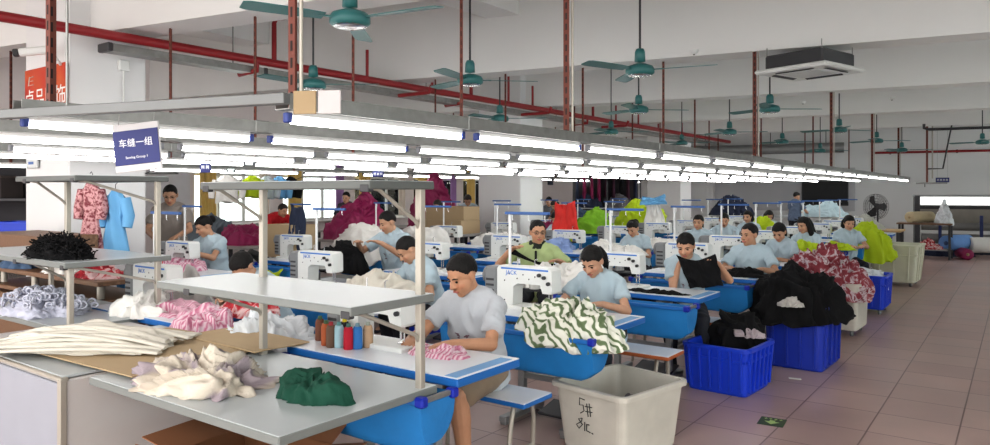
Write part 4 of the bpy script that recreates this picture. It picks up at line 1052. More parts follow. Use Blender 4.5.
N_, M_, F_ = .0045, .0065, .009
# --- row beside the aisle
person('man in pale tee and khaki shorts sewing pink cloth at the first aisle-side table', (-2.60, 3.42, 0), .05, tee_grey, khaki, True, 'short', .20, .42, -.28, vox=N_, lh=(.16, -.50, .80), rh=(-.10, -.53, .80), skin=(198, 148, 116))
person('woman with tied dark hair bent over the green striped garment', (-2.55, 4.92, 0), .12, tee, dark_pants, False, 'pony', .34, .48, -.15, vox=N_, female=True, lh=(.16, -.46, .82), rh=(-.16, -.48, .80), skin=(206, 160, 132))
w3 = person('woman holding up a black garment with both hands at the third table', (-2.46, 6.36, 0), .35, tee, dark_pants, False, 'pony', .22, .36, -.2, vox=M_, female=True, lh=(.27, -.24, .97), rh=(-.07, -.17, .95), skin=(206, 158, 128))
person('man in pale tee looking left at the fourth table, black cloth under his hands', (-2.32, 7.86, 0), .1, tee, dark_pants, False, 'short', .08, .08, -.55, vox=M_, lh=(.18, -.44, .82), rh=(-.15, -.42, .82), skin=(196, 148, 118))
person('woman with dark ponytail bent low at the fifth aisle-side table', (-2.35, 9.36, 0), -.2, tee, dark_pants, False, 'pony', .25, .5, .1, vox=M_, female=True, hairm=hair_m)
person('woman with long loose black hair at the sixth aisle-side table', (-2.42, 10.86, 0), -.25, tee, dark_pants, False, 'long', .12, .28, -.3, vox=M_, female=True)
person('woman with dark fringe facing the camera at the seventh aisle-side table', (-2.18, 12.2, 0), .5, tee, dark_pants, False, 'bob', .18, .25, 0, vox=M_, female=True)
# --- middle row
person('dark haired worker with head bowed, half hidden by the nearest bench shelf', (-4.72, 3.56, 0), .1, tee, dark_pants, False, 'pony', .5, .7, .0, vox=M_, female=True)
person('worker in pale tee seen with bowed head beside the ivory heap', (-4.28, 4.92, 0), -.35, tee, dark_pants, False, 'short', .34, .6, -.2, vox=M_, lh=(.22, -.40, .84), rh=(-.1, -.45, .84))
person('man in a pale green polo and glasses holding a black strap across his chest', (-4.08, 6.35, 0), .45, green_polo, dark_pants, False, 'short', .02, .08, .35, vox=M_, lh=(.26, -.30, .88), rh=(-.24, -.24, .98), extra='glasses', skin=(206, 156, 124), scale=1.03)
person('woman with hair clip bent over white cloth in the middle row', (-4.28, 9.3, 0), .0, tee, dark_pants, False, 'bun', .3, .45, -.1, vox=M_, female=True, extra='clip')
person('woman with dark hair looking up behind a white machine in the middle row', (-3.98, 10.8, 0), .25, tee, dark_pants, False, 'pony', .15, .1, -.2, vox=M_, female=True, lh=(.24, -.38, .82))
person('worker behind a black and yellow thread cone in the middle row', (-4.1, 12.3, 0), .3, tee, dark_pants, False, 'short', .2, .35, 0, vox=F_)
person('woman partly hidden behind the man looking left', (-4.12, 13.8, 0), .1, tee, dark_pants, False, 'bob', .15, .15, -.3, vox=F_, female=True)
person('woman with parted dark hair behind a lime heap at the middle row end', (-4.18, 15.2, 0), .4, tee, dark_pants, False, 'bob', .22, .4, .1, vox=F_, female=True)
# --- third row
person('woman with bun sewing pink cloth on the left side', (-7.75, 5.0, 0), .2, tee, dark_pants, False, 'bun', .22, .40, -.45, vox=M_, female=True, lh=(.1, -.45, .86), rh=(-.14, -.48, .86), scale=1.07)
person('man in pale tee with black trousers on his table in the third row', (-6.08, 6.35, 0), .05, tee, dark_pants, False, 'crop', .18, .36, -.45, vox=M_, scale=1.10, lh=(.14, -.42, .92), rh=(-.16, -.46, .92))
person('woman in pale tee bent over white cloth before the leaf green heap', (-6.2, 10.45, 0), .1, tee, dark_pants, False, 'pony', .3, .5, -.2, vox=F_, female=True, scale=1.06)
# --- standing people and the far left rows
ST = dict(seated=False)
person('man standing in a taupe tee and glasses beside the left column', (-8.75, 5.0, 0), .9, tee_taupe, dark_pants, False, 'short', .14, .35, .0, vox=M_, lh=(.12, -.42, 1.0), rh=(-.14, -.42, 1.0), extra='glasses', scale=1.06, **ST)
person('person in a red shirt bent over the far table below the grey board', (-11.2, 8.3, 0), 1.4, red_shirt, dark_pants, False, 'crop', .9, .1, .3, vox=F_, lh=(.15, -.6, .9), rh=(-.15, -.6, .9), hairm=hair_brown, **ST)
person('worker before the round magenta bundle by the windows', (-9.0, 10.6, 0), .2, M('dusty_top', srgb(140, 132, 124), .9), dark_pants, False, 'bob', .2, .4, -.2, vox=F_, female=True, hairm=hair_brown, lh=(.1, -.4, 1.0), rh=(-.1, -.4, 1.0), scale=.92, **ST)
person('worker standing by the window left of the middle column, head bent', (-9.6, 12.2, 0), .6, tee, dark_pants, False, 'short', .35, .6, .0, vox=F_, hairm=hair_brown, lh=(.12, -.42, .98), rh=(-.14, -.42, .98), **ST)
person('worker in grey standing right of the middle column, left one of the two', (-8.85, 14.3, 0), .4, M('slate_top', srgb(112, 116, 122), .9), dark_pants, False, 'short', .2, .35, .1, vox=F_, scale=.94, lh=(.12, -.42, .98), rh=(-.14, -.42, .98), **ST)
person('woman in a brown top right of the middle column, leaning over denim cloth', (-8.25, 13.85, 0), -.3, M('brown_top', srgb(110, 84, 72), .9), dark_pants, False, 'bob', .35, .6, .1, vox=F_, female=True, hairm=hair_brown, scale=.92, lh=(.12, -.42, .98), rh=(-.14, -.42, .98), **ST)
person('person standing far off by a yellow curtain at the windows', (-11.4, 10.4, 0), .4, M('dark_top', srgb(70, 60, 74), .9), dark_pants, False, 'short', .1, .2, 0, vox=F_, lh=(.12, -.32, 1.0), rh=(-.14, -.32, 1.0), **ST)
person('man in a blue-grey shirt standing with his back to us before the television', (-5.05, 21.0, 0), PI-.4, navy_shirt, dark_pants, False, 'crop', .08, .2, -.3, vox=F_, lh=(.14, -.36, 1.05), rh=(-.14, -.36, 1.05), **ST)
# black garment held up by the third woman, strap held by the man in the polo
def sheet(name, label, mat, quad, loc, cat='garment', seed=1, amp=.025, n=26):
    a, b_, c, d = [Vector(q) for q in quad]; vs = []; fs = []
    nrm = (b_-a).cross(d-a).normalized()
    for off in (0, .008):
        for i in range(n+1):
            for j in range(n+1):
                u, v = i/n, j/n; p = (a*(1-u)+b_*u)*(1-v)+(d*(1-u)+c*u)*v
                q = Vector((u*5, v*2.2, seed)); e = 1+.10*noise.noise(Vector((u*3, v*3, seed+5)))
                p = p+nrm*(amp*noise.noise(q)+amp*.6*noise.noise(q*2.3)+off)+Vector((0, 0, -.05*math.sin(PI*u)*(1-v)))+(p-(a+b_+c+d)/4)*(e-1)
                vs.append(p)
    m = (n+1)**2
    for i in range(n):
        for j in range(n):
            q = i*(n+1)+j; fs.append((q, q+1, q+n+2, q+n+1)); fs.append((m+q, m+q+n+1, m+q+n+2, m+q+1))
    for k in range(n):
        for x, y in ((k, k+1), (n*(n+1)+k, n*(n+1)+k+1), (k*(n+1), (k+1)*(n+1)), (k*(n+1)+n, (k+1)*(n+1)+n)): fs.append((x, y, m+y, m+x))
    o = MB().add(vs, fs, True).build(name, mat, None, loc); return tag(o, label, cat)
sheet('black_garment', 'black garment held up by the woman at the third table', cl_black, [(-.16, -.02, .13), (.17, .03, .15), (.24, .04, -.12), (-.04, .0, -.16)], (-2.28, 6.06, .92), seed=3)
sheet('black_strap', 'black strap cloth held by the man in the green polo', cl_black, [(-.26, -.02, .10), (.26, .02, -.06), (.26, .02, -.13), (-.26, -.02, .02)], (-3.96, 6.06, .95), seed=5, amp=.012)
# ================================================================== signs
sign_blue = M('sign_blue', srgb(14, 26, 104), .45); sign_ink = M('sign_white', (.85, .86, .9), .5)
def sign(label, loc, w, h, lines, rz, roll=0., top=None, border=True):
    t = thing('hanging_sign', label, 'sign', loc, rz)
    R = Matrix.Rotation(roll, 3, 'Y')
    b = MB().box((0, 0, 0), (w, .012, h), .002, (0, roll, 0)); b.build('plate', M('sign_rim', (.55, .54, .55), .5) if border else sign_blue, t)
    if border: MB().box((0, -.004, 0), (w*.97, .012, h*.72), .001, (0, roll, 0)).build('blue_panel', sign_blue, t)
    for s, sz, dz in lines:
        if s.startswith('#'):                       # too small to read in the photograph: pale blocks of characters
            n = len(s); mk = MB()
            for i in range(n):
                for q in (-.28, 0, .28): mk.box(((i-(n-1)/2)*sz*1.15+q*sz, -.0078, dz), (sz*.14, .001, sz*(.9 if q else .6)))
                mk.box(((i-(n-1)/2)*sz*1.15, -.0078, dz+sz*.3), (sz*.7, .001, sz*.14))
            mk.build('lettering_pattern', sign_ink, t); continue
        text('lettering', s, sz, sign_ink, t, R @ Vector((0, -.0115 if border else -.0075, dz)), (PI/2, roll, 0), .0006)
    if top:
        m = MB()
        for x in (-w*.38, w*.38): m.tube([R @ Vector((x, 0, h/2-.01)), (x, 0, top-loc[2])], .0025, 6)
        m.build('hanging_wire', steel, t)
    return t
p = at(138, 112, 1.95); D = 3.25; dx, dy = dirxy(137.5); c = Vector((dx*D, dy*D, 1.6+(192-147)*D/720))
sign('blue sign reading 车缝一组, Sewing Group 1, hung from the cross channel', c, .222, .215, [('车缝一组', .041, .018), ('Sewing Group 1', .0165, -.045)], .52, -.10, 1.96)
sign('small blue sign hung under the fourth lamp row near the left end', (-6.05, 3.78, 1.82), .10, .085, [('##', .036, .008)], .6, 0, 1.95, False)
sign('small blue sign hung far off before the windows', (-7.2, 7.12, 1.85), .16, .075, [('###', .04, .0)], .6, 0, 1.96, False)
sign('blue sign hung before the cloth spreading machine at the end wall', (-1.72, 23.2, 1.93), .32, .13, [('####', .06, .0)], .2, 0, 3.34, False)
ds = thing('wall_sign', 'small dark sign high on the pale wall right of the middle column', 'sign', (LW+.03, 21.0, 1.95)); MB().box((0, 0, 0), (.03, .32, .22), .004).build('plate', M('dark_sign', srgb(44, 50, 70), .5), ds); MB().box((.017, 0, .03), (.004, .22, .03)).build('lettering', M('dim_lettering', (.4, .4, .45), .6), ds)
# floor sticker
p = at(772, 422, 0); es = thing('floor_sticker', 'green exit floor sticker with a pale arrow on the aisle tiles', 'floor sign', (p.x, p.y, .001), .1)
MB().box((0, 0, .0006), (.17, .19, .0012)).build('sticker', M('sticker_green', srgb(58, 78, 44), .5, var=.25, scale=30), es)
st_ink = M('sticker_ink', srgb(170, 196, 120), .5, var=.2, scale=40)
MB().prism([(-.05, 0), (.0, -.06), (.05, 0), (.018, 0), (.018, .03), (-.018, .03), (-.018, 0)], .0012, .0018, 2).build('arrow', st_ink, es)
mk = MB()
for i in range(4): mk.box((-.05+.033*i, .062, .0014), (.022, .008, .0006)); mk.box((-.05+.033*i, .062, .0014), (.007, .03, .0006))
mk.build('lettering_pattern', st_ink, es)
p = at(795, 379, 0); tag(MB().box((0, 0, 0), (.10, .03, .003), .001, (.1, .05, .4)).build('paper_scrap', paper, None, (p.x, p.y, .004)), 'white scrap of paper on the floor by the dark blue tub', 'paper')

# ================================================================== the end wall
def wallY(x): return skY(x, WALL_Y0)
tv = thing('television', 'large black television mounted on the end wall', 'television', (-4.98, wallY(-4.98)-.10, 1.56), math.atan(SK))
MB().box((0, 0, 0), (1.34, .05, .78), .01).build('bezel', black_plastic, tv); MB().box((0, -.026, .008), (1.29, .004, .72)).build('screen', M('tv_glass', (.006, .006, .008), .35, spec=.2), tv); MB().box((0, .06, 0), (.4, .08, .3)).build('wall_bracket', dark_metal, tv)
def packing_table(lab, x, y, w, d, z, topm, rz=0., cat='table', name='cutting_table'):
    t = thing(name, lab, cat, (x, y, 0), rz)
    MB().box((0, 0, z-.02), (w, d, .04), .006).build('table_top', topm, t)
    for sx in (-1, 1):
        for sy in (-1, 1): MB().box((sx*(w/2-.06), sy*(d/2-.06), (z-.04)/2), (.05, .05, z-.04), .004).build('leg', dark_metal, t)
    MB().box((0, 0, .22), (w-.14, d-.14, .025), .004).build('lower_shelf', grey_metal, t)
    return t
packing_table('long grey cutting table in front of the television', -5.6, 22.3, 4.2, 1.2, .9, tray_grey, math.atan(SK))
H('pale blue sheets piled on the cutting table before the television', M('ice_blue_cloth', srgb(198, 220, 228), .85), -4.6, 22.1, .9, 1.5, .9, .35, 50, fold=.08, sc=4)
H('dark navy cloth mound on the cutting table at the end wall left of the television', cl_navy, -7.0, 21.7, .9, 1.5, .8, .55, 51, fold=.08, sc=4)
packing_table('wooden topped table behind the cream tub near the standing fan', -2.75, 17.4, 1.5, .8, .8, M('pale_wood_top', srgb(190, 158, 112), .6))
H('grey white cloth bundle on the wooden topped table', M('dull_white_cloth', srgb(176, 176, 168), .9), -2.9, 17.4, .8, 1.2, .6, .28, 52, fold=.06, sc=5)
H('white bag slumped on the floor beside the wooden topped table', cl_white, -1.95, 16.9, 0, .6, .5, .5, 53, 'bag', 'cloth_bag', fold=.06, sc=5)
# standing fan
sf = thing('pedestal_fan', 'black pedestal fan standing by the end wall right of the television', 'fan', (-2.75, 19.3, 0), -.45)
MB().lathe([(0, 0), (.22, 0), (.22, .02), (.05, .05), (0, .05)], seg=20).build('base', black_plastic, sf); MB().tube([(0, 0, .04), (0, 0, 1.2)], .02, 10).build('pole', dark_metal, sf)
hd = MB(); hd.tube([(0, .12, 1.25), (0, -.02, 1.25)], [.06, .08], 14); hd.build('motor_housing', black_plastic, sf)
RF = Euler((PI/2, 0, 0)).to_matrix(); g = MB()
for r_ in (.06, .13, .2, .26, .30):
    for dy in (-.03, -.11): g.tube([(r_*math.cos(2*PI*i/20), dy-.02*(1-r_/.3), 1.25+r_*math.sin(2*PI*i/20)) for i in range(21)], .004, 5, False)
for i in range(24):
    a = 2*PI*i/24; g.tube([(.05*math.cos(a), -.14, 1.25+.05*math.sin(a)), (.3*math.cos(a), -.11, 1.25+.3*math.sin(a)), (.3*math.cos(a), -.03, 1.25+.3*math.sin(a)), (.05*math.cos(a), -.0, 1.25+.05*math.sin(a))], .003, 5)
g.build('guard', dark_metal, sf)
for i in range(3):
    a = 2*PI*i/3; b = MB(); b.prism([(.03, -.03), (.25, -.11), (.27, .02), (.2, .1), (.03, .04)], -.004, .004, 2)
    R = Matrix.Rotation(a, 3, 'Y') @ Euler((PI/2-.3, 0, 0)).to_matrix(); b.v = [tuple(R @ Vector(v)+Vector((0, -.07, 1.25))) for v in b.v]; b.build('blade', black_plastic, sf)
# cloth spreading machine
sm_ = thing('cloth_spreading_machine', 'long grey cloth inspection machine with a lit panel against the end wall', 'machine', (-.55, 22.4, 0), math.atan(SK))
for x in (-1.7, 0.4, 1.9): MB().box((x, 0, .75), (.12, .5, 1.5), .01).build('side_frame', dark_metal, sm_)
MB().box((0.1, -.08, 1.38), (3.7, .06, .24), .01).build('lit_panel', M('lit_white_panel', (.9, .9, .88), .4, emit=.9), sm_)
MB().box((0.1, -.02, 1.5), (3.8, .3, .05), .01).build('top_cover', grey_metal, sm_)
MB().box((0.1, -.12, 1.20), (3.7, .12, .09), .01).build('dark_roller_cover', black_plastic, sm_)
MB().box((0.1, .05, .97), (3.6, .05, .38), .01, (-.3, 0, 0)).build('inspection_table', M('machine_taupe', srgb(128, 122, 114), .5), sm_)
for z, r_ in ((.70, .10), (.38, .13)): MB().tube([(-1.6, -.1, z), (1.8, -.1, z)], r_, 16).build('cloth_roller', M('roller_grey', srgb(122, 120, 118), .5), sm_)
for x in (-1.2, -.3, .9): MB().box((x, -.3, .5), (.07, .07, 1.0), .006).build('leg', M('navy_post', srgb(26, 40, 92), .5), sm_)
MB().box((0.1, -.12, .1), (3.6, .5, .18), .01).build('base', M('dark_base', srgb(36, 44, 58), .6), sm_)
# table with a tan roll and a white plastic bag
packing_table('small brown table in front of the cloth machine with a tan roll', -1.85, 20.2, 1.15, .7, .86, wood, 0, 'table', 'side_table')
def roll(lab, mat, loc, r, L, rot, corem=card):
    t = thing('cloth_roll', lab, 'fabric roll', loc); t.rotation_euler = rot
    MB().lathe([(r*.28, -L/2), (r*.9, -L/2), (r, -L/2+.02), (r*1.02, 0), (r, L/2-.02), (r*.9, L/2), (r*.28, L/2)], seg=24).build('wound_cloth', mat, t); MB().lathe([(0, -L/2-.01), (r*.27, -L/2-.01), (r*.27, L/2+.01), (0, L/2+.01)], seg=16).build('core', corem, t)
    return t
roll('tan cloth roll lying on the small brown table', M('tan_roll', srgb(186, 170, 140), .9), (-1.95, 20.1, 1.0), .13, .8, (PI/2, 0, -.5))
roll('light blue cloth roll lying on the floor, end towards the aisle', M('light_blue_roll', srgb(108, 150, 208), .85), (-1.25, 20.9, .36), .19, .9, (PI/2, 0, -.45), M('roll_core', srgb(60, 80, 120), .8))
roll('white cloth roll on the floor before the cloth machine', cl_white, (-.72, 21.3, .30), .19, .7, (PI/2, 0, -1.0))
roll('magenta cloth roll on the floor under the light blue roll', cl_magenta, (-1.08, 20.5, .13), .13, .6, (PI/2, 0, .3))
H('white plastic bag slumped on the small brown table', plastic_film, -1.45, 20.1, .86, .42, .34, .42, 54, 'plastic bag', 'plastic_bag', fold=.06, sc=6, drape=.05)
H('dark cloth offcuts piled on the floor under the cloth machine', cl_navy, -1.5, 21.2, 0, 1.2, .6, .28, 55, fold=.05, sc=5)
H('red and white cloth scraps under the small brown table', cl_redpat, -1.8, 20.1, .235, .7, .4, .2, 56, fold=.05, sc=6)
rg = thing('hanging_bracket', 'dark pipe bracket with a hook hanging from the far beam before the end wall', 'bracket', (-1.95, 21.7, 1.85))
MB().tube([(0, 0, 0), (0, 0, 1.5)], .025, 8).build('down_pipe', brown_steel, rg); MB().tube([(.12, 0, .1), (.12, 0, 1.5)], .018, 8).build('second_pipe', alu, rg); MB().tube([(0, 0, .35), (.35, 0, .35), (.55, 0, 1.5)], .02, 8).build('slanted_arm', dark_metal, rg); MB().box((.1, 0, -.02), (.7, .05, .04), .005).build('cross_arm', steel, rg); MB().tube([(-.05, 0, 0), (-.05, 0, -.12)], .012, 6).build('hook', dark_metal, rg)

# ================================================================== far left packing area
for i, (x, y, w, d, z, lab) in enumerate(((-9.3, 6.3, 1.7, 1.0, .86, 'dark legged packing table before the grey board, magenta cloth on it'), (-8.5, 8.0, 1.3, 1.0, .86, 'packing table under the wide magenta bundle'), (-8.35, 10.1, 1.2, .8, .86, 'packing table carrying two brown cartons'), (-10.4, 11.4, 1.6, 1.0, .86, 'packing table by the windows behind the cartons'), (-11.7, 8.9, 1.5, .9, .86, 'far packing table below the grey board'), (-8.75, 15.2, 1.4, .9, .86, 'packing table right of the middle column under denim cloth'))):
    packing_table(lab, x, y, w, d, z, M('dull_table_top', srgb(150, 146, 142), .5), 0, 'table', 'packing_table')
H('wide magenta bundle heaped on a packing table', cl_magenta, -8.45, 7.95, .86, 1.25, 1.0, .70, 60, fold=.09, sc=4)
H('round magenta bundle by the windows behind a worker', cl_magenta, -9.75, 11.2, .86, 1.2, .9, .85, 61, fold=.09, sc=4)
H('magenta and navy cloth lying on the table before the standing man', cl_magenta, -8.95, 6.25, .86, .9, .8, .26, 62, fold=.07, sc=5)
H('grey cloth mound on the table before the standing man', M('slate_cloth', srgb(92, 100, 108), .9), -9.7, 6.2, .86, .8, .8, .36, 63, fold=.06, sc=4)
H('white sack lying beside the wide magenta bundle', cl_white, -7.55, 8.45, .76, 1.1, .6, .38, 64, 'sack', 'cloth_sack', fold=.04, sc=4)
H('leaf green cloth heap right of the middle column', cl_green2, -7.4, 13.15, TH, 1.5, .8, .48, 65, fold=.08, sc=4)
H('tall lime green heap before the dark clothes rack', cl_lime, -6.75, 14.75, TH, 1.3, .8, .66, 66, fold=.09, sc=4)
H('denim blue cloth heap under the woman in a brown top', cl_denim, -8.4, 14.95, .86, .9, .6, .34, 67, fold=.06, sc=4)
H('maroon scraps on the denim cloth table', cl_magenta, -7.3, 11.75, TH, .7, .5, .3, 68, fold=.06, sc=5)
def carton(lab, x, y, z, w, d, h, rz=0.):
    t = thing('carton', lab, 'carton', (x, y, z), rz); MB().box((0, 0, h/2), (w, d, h), .004).build('box_body', card, t); MB().box((0, 0, h+.001), (.06, d*.99, .002)).build('packing_tape', M('tape', srgb(196, 170, 120), .35), t); MB().box((0, 0, h), (w*.995, .006, .004)).build('flap_seam', card_dark, t)
carton('lower brown carton of the two by the round magenta bundle', -8.35, 10.1, .86, .9, .55, .24)
carton('upper brown carton of the two by the round magenta bundle', -8.32, 10.1, 1.10, .85, .5, .24, .06)
carton('brown carton standing on the table left of the navy hanging garment', -8.65, 6.35, 1.12, .5, .4, .3, .2) if False else None
carton('tall brown carton on the third row left of the hanging navy garment', -7.65, 6.0, TH, .55, .36, .42, .1)
# clothes rack, dark
rk = thing('clothes_rack', 'dark two tier clothes rack in front of the far column', 'rack', (-9.3, 18.0, 0), .55)
for x in (-.9, 0, .9):
    for y in (-.35, .35): MB().box((x, y, 1.1), (.04, .04, 2.2), .004).build('post', dark_metal, rk)
for z in (.35, 1.15): MB().box((0, 0, z), (1.85, .75, .03)).build('shelf', grey_metal, rk)
MB().tube([(-.95, 0, 2.12), (.95, 0, 2.12)], .018, 8).build('hanging_rail', steel, rk)
MB().box((0, .38, 1.6), (1.84, .02, 1.1)).build('back_panel', M('rack_back', srgb(52, 50, 54), .8), rk)
rn = random.Random(21)
for i in range(9):
    x = -.8+.2*i; a = Vector((-9.3, 18, 0))+Rz(.55) @ Vector((x, 0, 0)); mt = rn.choice([cl_black, cl_navy, cl_black, cl_magenta, M('plum_cloth', srgb(70, 36, 54), .9)])
    o = MB(); hgt = rn.uniform(.55, .8)
    o.loft([[(.025*math.cos(t_)*k_, .20*w_*math.sin(t_), z_) for t_ in [2*PI*q/14 for q in range(14)]] for z_, w_, k_ in ((0, .15, 1), (-.04, .7, 1.2), (-.1, 1, 1.6), (-.35, .85, 2.0), (-hgt+.02, .95, 2.2), (-hgt, .9, 1.8))])
    o.tube([(0, 0, 0), (0, 0, .06), (0, .015, .08)], .004, 6)
    q = o.build('hanging_garment', mt, None, (a.x, a.y, 2.05), (0, 0, .55)); tag(q, 'dark garment hanging on the dark rack, %s from its left end' % ORD[i], 'garment', 'garments on the dark rack')
for i, (x, mt, nm) in enumerate(((-.5, cl_navy, 'navy'), (.4, M('grey_heap_cloth', srgb(110, 108, 112), .9), 'grey'))):
    a = Vector((-9.3, 18, 0))+Rz(.55) @ Vector((x, 0, 0)); H('%s cloth heap on the lower tier of the dark rack' % nm, mt, a.x, a.y, 1.165, .8, .6, .35, 70+i, fold=.06, sc=5)
# clothes hanging from the sixth lamp channel
def hanger_garment(lab, mat, x, y, z, w, h, rz, shape='top', grp=None):
    t = thing('hanging_garment', lab, 'garment', (x, y, z), rz, grp)
    m = MB(); m.tube([(0, 0, .0), (0, 0, .05), (.02, 0, .07), (.0, 0, .095), (-.018, 0, .075)], .003, 6); m.tube([(-w*.42, 0, -.07), (0, 0, 0), (w*.42, 0, -.07), (-w*.42, 0, -.07)], .005, 6); m.build('hanger', black_plastic, t)
    if mat is None: return t
    pr = {'top': ((0, .2), (-.03, .55), (-.09, 1.0), (-.2, .92), (-h*.6, .82), (-h, .9)), 'dress': ((0, .2), (-.03, .5), (-.09, .95), (-.22, .8), (-h*.4, .62), (-h*.7, .95), (-h, 1.2))}[shape]
    rings = []
    for z_, k_ in pr:
        rings.append([(w/2*k_*math.cos(q)*(1), (.028+.03*(-z_/h))*math.sin(q)*(1+.5*math.sin(q*5+z_*9)), z_+.02*math.sin(q*3)*(-z_/h)) for q in [2*PI*i/28 for i in range(28)]])
    m = MB(); m.loft(rings); m.build('garment_body', mat, t)
    if shape == 'dress' or h > .3:
        for sg in (-1, 1):
            a = MB(); a.tube([(sg*w*.42, 0, -.08), (sg*w*.58, 0, -.25), (sg*w*.56, -.02, -.36)], [.05, .055, .045], 10); a.build('sleeve', mat, t)
    return t
LB = 'garments on the far hangers'
for i, (y, mt, nm, h, w) in enumerate(((6.55, cl_white, 'white', .42, .42), (7.0, cl_lime, 'lime', .34, .34), (7.28, M('pale_grey_cloth', srgb(180, 190, 200), .9), 'pale grey', .36, .3), (7.52, cl_skyblue, 'sky blue', .36, .3), (7.75, cl_black, 'black', .34, .26), (8.0, None, 'bare', 0, .4))):
    hanger_garment(('%s garment on a hanger under the sixth lamp channel' % nm) if mt else 'bare black hanger hooked under the sixth lamp channel', mt, -9.9, y, 1.86, w, h, .6, 'top', LB)
hanger_garment('bare black hanger under the fifth lamp channel before the grey board', None, -7.2, 4.0, 1.86, .42, 0, .6)
hanger_garment('pink patterned long dress hanging beside the left column', cl_dress, -7.20, 3.30, 1.70, .26, .72, .25, 'dress')
hanger_garment('sky blue dress hanging beside the pink patterned dress', cl_skyblue, -7.02, 3.44, 1.62, .24, .62, .5, 'dress')
# cloth draped over stands
sheet('draped_cloth', 'red cloth draped over a thread stand in the middle row', cl_red, [(-.18, 0, .28), (.14, 0, .30), (.2, .03, -.22), (-.22, -.03, -.26)], (-5.2, 8.84, 1.18), 'cloth', 11, .05)
sheet('draped_cloth', 'white cloth hung over a thread stand left of the woman looking up', cl_white, [(-.10, 0, .28), (.10, 0, .30), (.26, .03, -.26), (-.2, -.03, -.30)], (-5.2, 11.84, 1.16), 'cloth', 12, .05)
sheet('draped_cloth', 'sky blue cloth laid over the top of the stand with the white cloth', cl_skyblue, [(-.2, 0, .10), (.2, 0, .14), (.22, .05, -.04), (-.24, -.05, -.06)], (-5.16, 11.76, 1.43), 'cloth', 13, .03)
sheet('draped_cloth', 'dark navy garment hanging from a thread stand in the third row', cl_navy, [(-.12, 0, .32), (.12, 0, .33), (.16, .03, -.36), (-.14, -.03, -.34)], (-7.35, 5.85, 1.13), 'garment', 14, .05)
H('pale blue cloth spread on the middle-row table under the red cloth', cl_lightblue, -5.25, 8.72, TH, .6, .4, .2, 72, fold=.06, sc=5, drape=.08)
sheet('lime_rag', 'lime rag hanging on the blue trough of the second third-row table', cl_lime, [(-.14, 0, .06), (.14, 0, .08), (.08, -.03, -.12), (-.1, -.04, -.10)], (-6.55, 3.72, .64), 'cloth', 15, .02) if False else sheet('lime_rag', 'lime rag hanging on a blue trough behind the nearest bench post', cl_lime, [(-.16, 0, .06), (.16, 0, .07), (.08, -.02, -.12), (-.1, -.02, -.10)], (-6.95, 5.20, .66), 'cloth', 15, .02)
# ================================================================== left edge: counter, plant, rack
ctn = thing('wooden_counter', 'brown wood grain counter with shelves behind the second packing bench', 'counter', (-7.15, 3.05, 0))
MB().box((-.55, 0, 1.13), (1.3, .5, .14), .01).build('upper_cabinet', wood, ctn); MB().box((0, 0, .86), (2.4, .55, .04), .006).build('shelf', wood, ctn); MB().box((0, 0, .70), (2.4, .55, .04), .006).build('shelf', wood, ctn)
MB().box((0, 0, .32), (2.4, .5, .64), .01).build('lower_cabinet', wood, ctn)
for x in (-.9, -.2, .5, 1.05): MB().tube([(x, -.18, .72), (x, -.18, .86)], .03, 12).build('spacer_post', alu, ctn)
for x in (-1.0, -.1): MB().box((x, .1, .97), (.05, .3, .2), .005).build('upright', wood, ctn)
H('white and blue cloth scraps on the wooden counter', cl_white, -6.95, 2.95, .88, .5, .3, .2, 73, fold=.05, sc=7)
H('blue cloth bundle on the left of the wooden counter', cl_denim, -7.75, 2.9, .88, .5, .3, .12, 74, fold=.04, sc=7)
H('red cloth scraps at the right of the wooden counter', cl_redpat, -6.3, 2.95, .88, .5, .3, .12, 75, fold=.04, sc=7)
pl = thing('potted_plant', 'tall dark green strap-leaved plant at the left edge behind the counter', 'plant', (-8.95, 2.75, 0))
MB().lathe([(0, 0), (.14, 0), (.19, .36), (.2, .4), (.17, .4), (.16, .34), (0, .34)], seg=18).build('pot', M('pot_glaze', srgb(60, 60, 66), .4), pl)
MB().tube([(0, 0, .34), (.02, .0, .9)], .03, 8).build('stem', brown_steel, pl)
lf = MB(); rn = random.Random(8)
for i in range(64):
    a = rn.uniform(0, 2*PI); L = rn.uniform(.35, .62); z0 = rn.uniform(.75, 1.15); e = rn.uniform(.1, 1.2); vs = []; n = 7
    for k in range(n+1):
        u = k/n; r = L*u*math.cos(e*.6); z = z0+L*(u*math.sin(e)-.55*u*u); w = .024*math.sin(PI*min(.97, u*.85+.12)); c = Vector((r*math.cos(a), r*math.sin(a), z)); s = Vector((-math.sin(a), math.cos(a), 0))
        vs += [c-s*w, c+s*w+Vector((0, 0, .004))]
    lf.add(vs, [(2*k, 2*k+1, 2*k+3, 2*k+2) for k in range(n)], True)
lf.build('leaves', M('dark_leaf', srgb(30, 52, 34), .5, var=.3), pl)
dr = thing('storage_rack', 'dark metal storage rack at the far left edge behind the plant', 'rack', (-10.9, 4.0, 0), .5)
for x in (-.7, .7):
    for y in (-.25, .25): MB().box((x, y, 1.05), (.045, .045, 2.1)).build('post', dark_metal, dr)
for z in (.3, .9, 1.5, 2.05): MB().box((0, 0, z), (1.5, .55, .03)).build('shelf', dark_metal, dr)
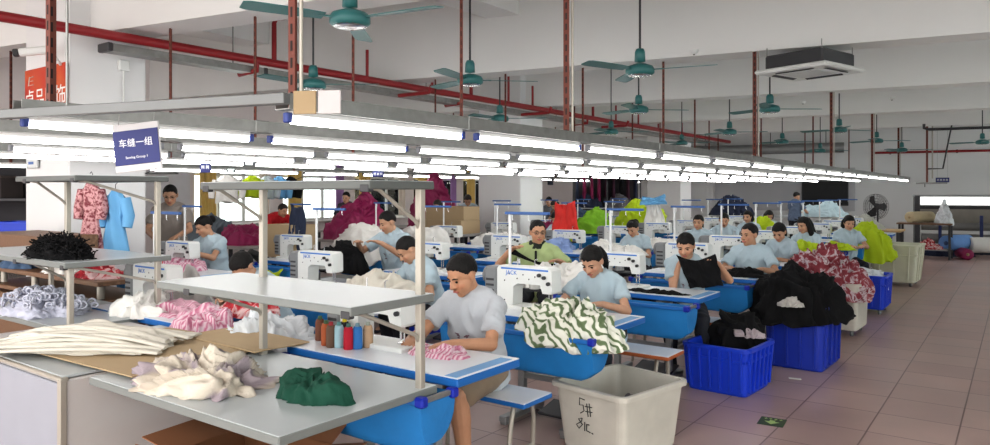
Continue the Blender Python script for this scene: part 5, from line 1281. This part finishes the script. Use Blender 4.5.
MB().box((0, .28, 1.1), (1.5, .02, 2.0)).build('back_panel', M('rack_back', 0), dr)
bin_('plastic_bin', 'blue tub on the storage rack at the far left edge', 'bin', .5, .36, .3, blue_bin_m, (-10.6, 3.98, .915), .5)
for i, (x, z, w) in enumerate(((-.35, .315, .5), (.3, .315, .45), (-.3, 1.515, .55))):
    q = Vector((-10.9, 4.0, 0))+Rz(.5) @ Vector((x, 0, 0)); t = thing('storage_box', '%s dark box on the storage rack' % ('lower left', 'lower right', 'upper')[i], 'box', (q.x, q.y, z), .5); MB().box((0, 0, .14), (w, .4, .28), .01).build('box_body', M('box_dark', srgb(58, 50, 48), .7), t); MB().box((0, 0, .285), (w+.02, .42, .03), .008).build('lid', M('lid_dark', srgb(80, 70, 66), .7), t)
# trailing cables and a white padded cover below the dresses
cbm = thing('cable_coil', 'red and black cables trailing behind the first middle-row table', 'cable', (-6.0, 3.35, .0))
for i, (mt, o) in enumerate(((cl_red, 0), (black_plastic, .1), (cl_red, .2))): MB().tube([(-.6+.3*k+.05*math.sin(k*2+i), o+.1*math.sin(k*1.3+i), .9-.22*k+.05*math.cos(k)) for k in range(5)], .012, 8).build('cable', mt, cbm)
H('grey dust cover over equipment right of the wooden counter', M('grey_cover', srgb(170, 166, 162), .7), -5.7, 3.45, .45, .7, .6, .5, 76, 'cover', 'dust_cover', fold=.05, sc=4)
H('dark pile of offcuts on the floor behind the wooden counter', cl_black, -6.2, 3.7, 0, .9, .7, .4, 77, fold=.06, sc=5) 

# ================================================================== light
w = bpy.data.worlds.new('daylight'); SC.world = w; w.use_nodes = True
bg = w.node_tree.nodes['Background']; bg.inputs['Color'].default_value = (1, .985, .955, 1); bg.inputs['Strength'].default_value = 2.7
SC.view_settings.view_transform = 'Standard'; SC.view_settings.look = 'None'; SC.view_settings.exposure = .66; SC.view_settings.gamma = .91
SC.cycles.use_denoising = True
SC.cycles.max_bounces = 6; SC.cycles.diffuse_bounces = 4; SC.cycles.glossy_bounces = 3; SC.cycles.transparent_max_bounces = 8
SC.cycles.sample_clamp_indirect = 6
